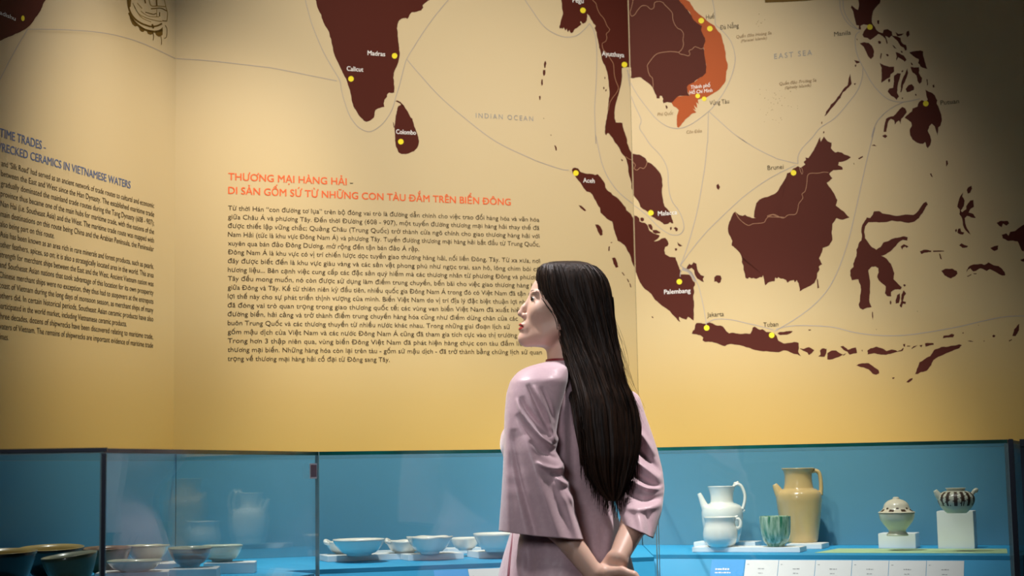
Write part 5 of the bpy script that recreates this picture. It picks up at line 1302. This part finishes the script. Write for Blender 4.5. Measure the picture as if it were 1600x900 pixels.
sleeve('sleeve', SR, SRd, (790, .5), [
    (.010, 4.5, [(984, 664), (1004, 682), (1024, 712)]), (-.012, 6, [(976, 680), (1004, 708), (1034, 740)]), (.010, 5, [(972, 704), (1002, 728), (1036, 752)]), (-.010, 4, [(978, 730), (1008, 752), (1040, 764)]),
    (.012, 3.2, [(980, 748), (1012, 764), (1040, 760)]), (-.010, 5, [(974, 768), (1006, 782), (1040, 774)]), (.009, 5, [(972, 792), (1006, 796), (1038, 786)]), (.006, 6, [(990, 790), (1000, 816), (1006, 850)]), (-.006, 5, [(1008, 790), (1013, 816), (1014, 850)])], exp=2.1)
# collar band
ct_ = []
for rr, y in ((.0535, 561.5), (.0560, 566), (.0600, 571)):
    o = Pp(884 + (y - 562) * .25, y, 0); ct_.append(o + np.outer(rr * np.cos(th), LFT) + np.outer(rr * np.sin(th), FWD))
V, Fc = loft(ct_, close=False); col_ = raw_obj('collar', V, Fc, M_collar, None, True); adopt(col_, person); col_['label'] = 'crimson collar band'
slit = [on_mesh(tunic, x, y, .002) for x, y in ((801, 833), (799.5, 850), (797.5, 870), (795, 900), (793, 930))]
if all(q is not None for q in slit):
    tr_ = tube('side_trim', slit, [.0012, .003, .0045, .005], M_trim, None, 8); adopt(tr_, person); tr_['label'] = 'dark rose trim at the side slit'

# --- hair ----------------------------------------------------------------
HR = [  # row, left, right, turn of the slice, depth of its middle, half depth
    (409.5, 872, 896, 0, 0, .02), (411, 856, 910, 0, 0, .045), (414, 846, 921, 0, 0, .060), (419, 841, 930, 0, 0, .072), (427, 838.5, 940, 0, 0, .082), (440, 838.5, 948, 0, 0, .089), (455, 840.5, 953, 0, 0, .092), (468, 845, 955.5, 0, 0, .093),
    (480, 853, 957, 0, -.001, .093), (492, 861, 958, 0, -.003, .092), (505, 867, 959.5, .05, -.006, .090), (525, 870, 962, .12, -.014, .086), (550, 873, 967, .22, -.030, .080), (575, 878, 973, .35, -.055, .070), (600, 884, 981, .48, -.075, .058), (620, 889, 991, .55, -.088, .052),
    (640, 892.5, 999, .6, -.096, .047), (665, 896, 1003.5, .6, -.102, .043), (690, 901, 1003, .6, -.106, .041), (712, 906, 999, .6, -.110, .039), (735, 913, 992, .58, -.112, .034), (752, 922, 985, .55, -.114, .028), (766, 933, 978, .5, -.115, .020), (777, 946, 970, .45, -.115, .011), (785, 955, 961, .4, -.115, .004)]
yh = np.concatenate([[409.5, 410.2, 411, 412.3, 414, 416, 419, 422], np.arange(426, 786, 3.5)])
row_left, row_right, row_turn, row_mid, row_half = table(HR, yh)
k3 = np.array([.25, .5, .25])
for _ in range(2):
    for arr in (row_left, row_right, row_turn, row_mid, row_half): arr[8:-1] = np.convolve(arr, k3, 'same')[8:-1]
nh = 140; tt_ = np.linspace(0, 2 * math.pi, nh, endpoint=False)
rg = np.random.RandomState(5); ph = rg.uniform(0, 6.28, 6); fr = np.array([9, 14, 23, 31, 44, 57]); am = np.array([.0016, .0014, .0012, .0010, .0009, .0007])
def hair_ring(i, grow=0.0):
    y, l, r, t, d, h = yh[i], row_left[i], row_right[i], row_turn[i], row_mid[i], row_half[i]; e1 = np.array([math.cos(t), math.sin(t), 0]); e2 = np.array([-math.sin(t), math.cos(t), 0])
    k = (Y_P + d) / F_PX; ex_ = np.interp(y, [470, 600], [3.2, 2.4])
    ct, st = np.cos(tt_), np.sin(tt_); cx = np.sign(ct) * np.abs(ct) ** (2 / ex_); cy = np.sign(st) * np.abs(st) ** (2 / ex_)
    # half width so that the slice spans l..r on the side seen
    A = max(((r - l) / 2 * k - abs(h * math.sin(t)) * .45) / math.cos(t), .003)
    w_ = sum(a * np.sin(f * tt_ + p + (y - 410) * .006 * (j % 3 - 1)) for j, (a, f, p) in enumerate(zip(am, fr, ph))) * np.clip((y - 405) / 60, 0, 1.6)
    o = Pp((l + r) / 2, y, d)
    return o + np.outer(cx * (A + w_ + grow), e1) + np.outer(cy * (h + w_ + grow), e2)
rings = [hair_ring(i) for i in range(len(yh))]
V, Fc = loft(rings); hv = [V]; hf = list(Fc); base = len(V)
rs = random.Random(11)
def strand(pts, r0, r1, sides=4):
    global base
    P = [np.array(p) for p in pts]; n = len(P); VV = []
    for i, p in enumerate(P):
        t = P[min(i + 1, n - 1)] - P[max(i - 1, 0)]; t /= np.linalg.norm(t) + 1e-9; s_ = np.cross(t, [0, 1, .1]); s_ /= np.linalg.norm(s_) + 1e-9; u_ = np.cross(s_, t); r = r0 + (r1 - r0) * i / (n - 1)
        for j in range(sides): a = 2 * math.pi * j / sides; VV.append(p + s_ * r * math.cos(a) + u_ * r * math.sin(a))
    hv.append(np.array(VV))
    for i in range(n - 1):
        for j in range(sides): a, b = base + i * sides + j, base + i * sides + (j + 1) % sides; hf.append((a, b, b + sides, a + sides))
    base += n * sides
for q in range(760):                                  # locks lying on the mass
    j = rs.randrange(nh); i0 = rs.choice([6, 8, 10, 14, 20, 30, 45]); i1 = min(len(yh) - 1, i0 + rs.randrange(25, 70)); off = rs.uniform(-.001, .0022); dj = rs.uniform(-.06, .06); pts = []
    for i in range(i0, i1, 2):
        R_ = rings[i]; c = R_.mean(axis=0); jj = (j + dj * (i - i0)) % nh; a, f = int(jj), jj - int(jj); p = R_[a] * (1 - f) + R_[(a + 1) % nh] * f; n_ = p - c; n_[2] = 0; n_ /= np.linalg.norm(n_) + 1e-9
        pts.append(p + n_ * (off + .0014 * math.sin(i * .21 + q)))
    if len(pts) > 3: strand(pts, rs.uniform(.0005, .0012), .0003)
for q in range(420):                                  # ragged ends
    f = rs.random(); y0 = rs.uniform(650, 705); l0, r0 = np.interp(y0, yh, row_left), np.interp(y0, yh, row_right); x0 = l0 + 7 + (r0 - l0 - 14) * f
    x1 = 909 + 83 * f + rs.uniform(-6, 6); y1 = 738 + 56 * (1 - abs(2 * f - 1.15) ** 1.6) + rs.uniform(-14, 18); d0 = -.134 + (x0 - 945) * .0011 + rs.uniform(0, .02)
    strand([Pp(x0 + (x1 - x0) * t ** 1.5 + 2.2 * math.sin(q + 4 * t) * t, y0 + (y1 - y0) * t, d0 + .010 * t) for t in np.linspace(0, 1, 11)], rs.uniform(.0014, .0030), .0003)
for q in range(26):                                   # stray single hairs
    y0 = rs.uniform(470, 560); x0 = np.interp(y0, yh, row_right) - 2; L = rs.uniform(60, 110); b = rs.uniform(3, 16)
    strand([Pp(x0 + b * math.sin(t * 2.4) + (np.interp(y0 + L * t, yh, row_right) - x0) * t, y0 + L * t, -.02 - .05 * t) for t in np.linspace(0, 1, 9)], .0005, .00025, 3)
for pts in ([(868, 490), (872, 505), (873, 525), (878, 540), (881, 552)], [(862, 480), (869, 496), (871, 510)], [(845, 466), (856, 482), (866, 497), (870, 515)], [(843, 455), (850, 472), (862, 488)]):
    strand([Pp(x + 1, y, -.086 - .0015 * i) for i, (x, y) in enumerate(smooth_path(pts, 4))], .0008, .0010)
hair = raw_obj('hair', np.concatenate(hv), hf, M_hair, None, True); adopt(hair, person); hair['label'] = 'long dark brown hair falling over her back'
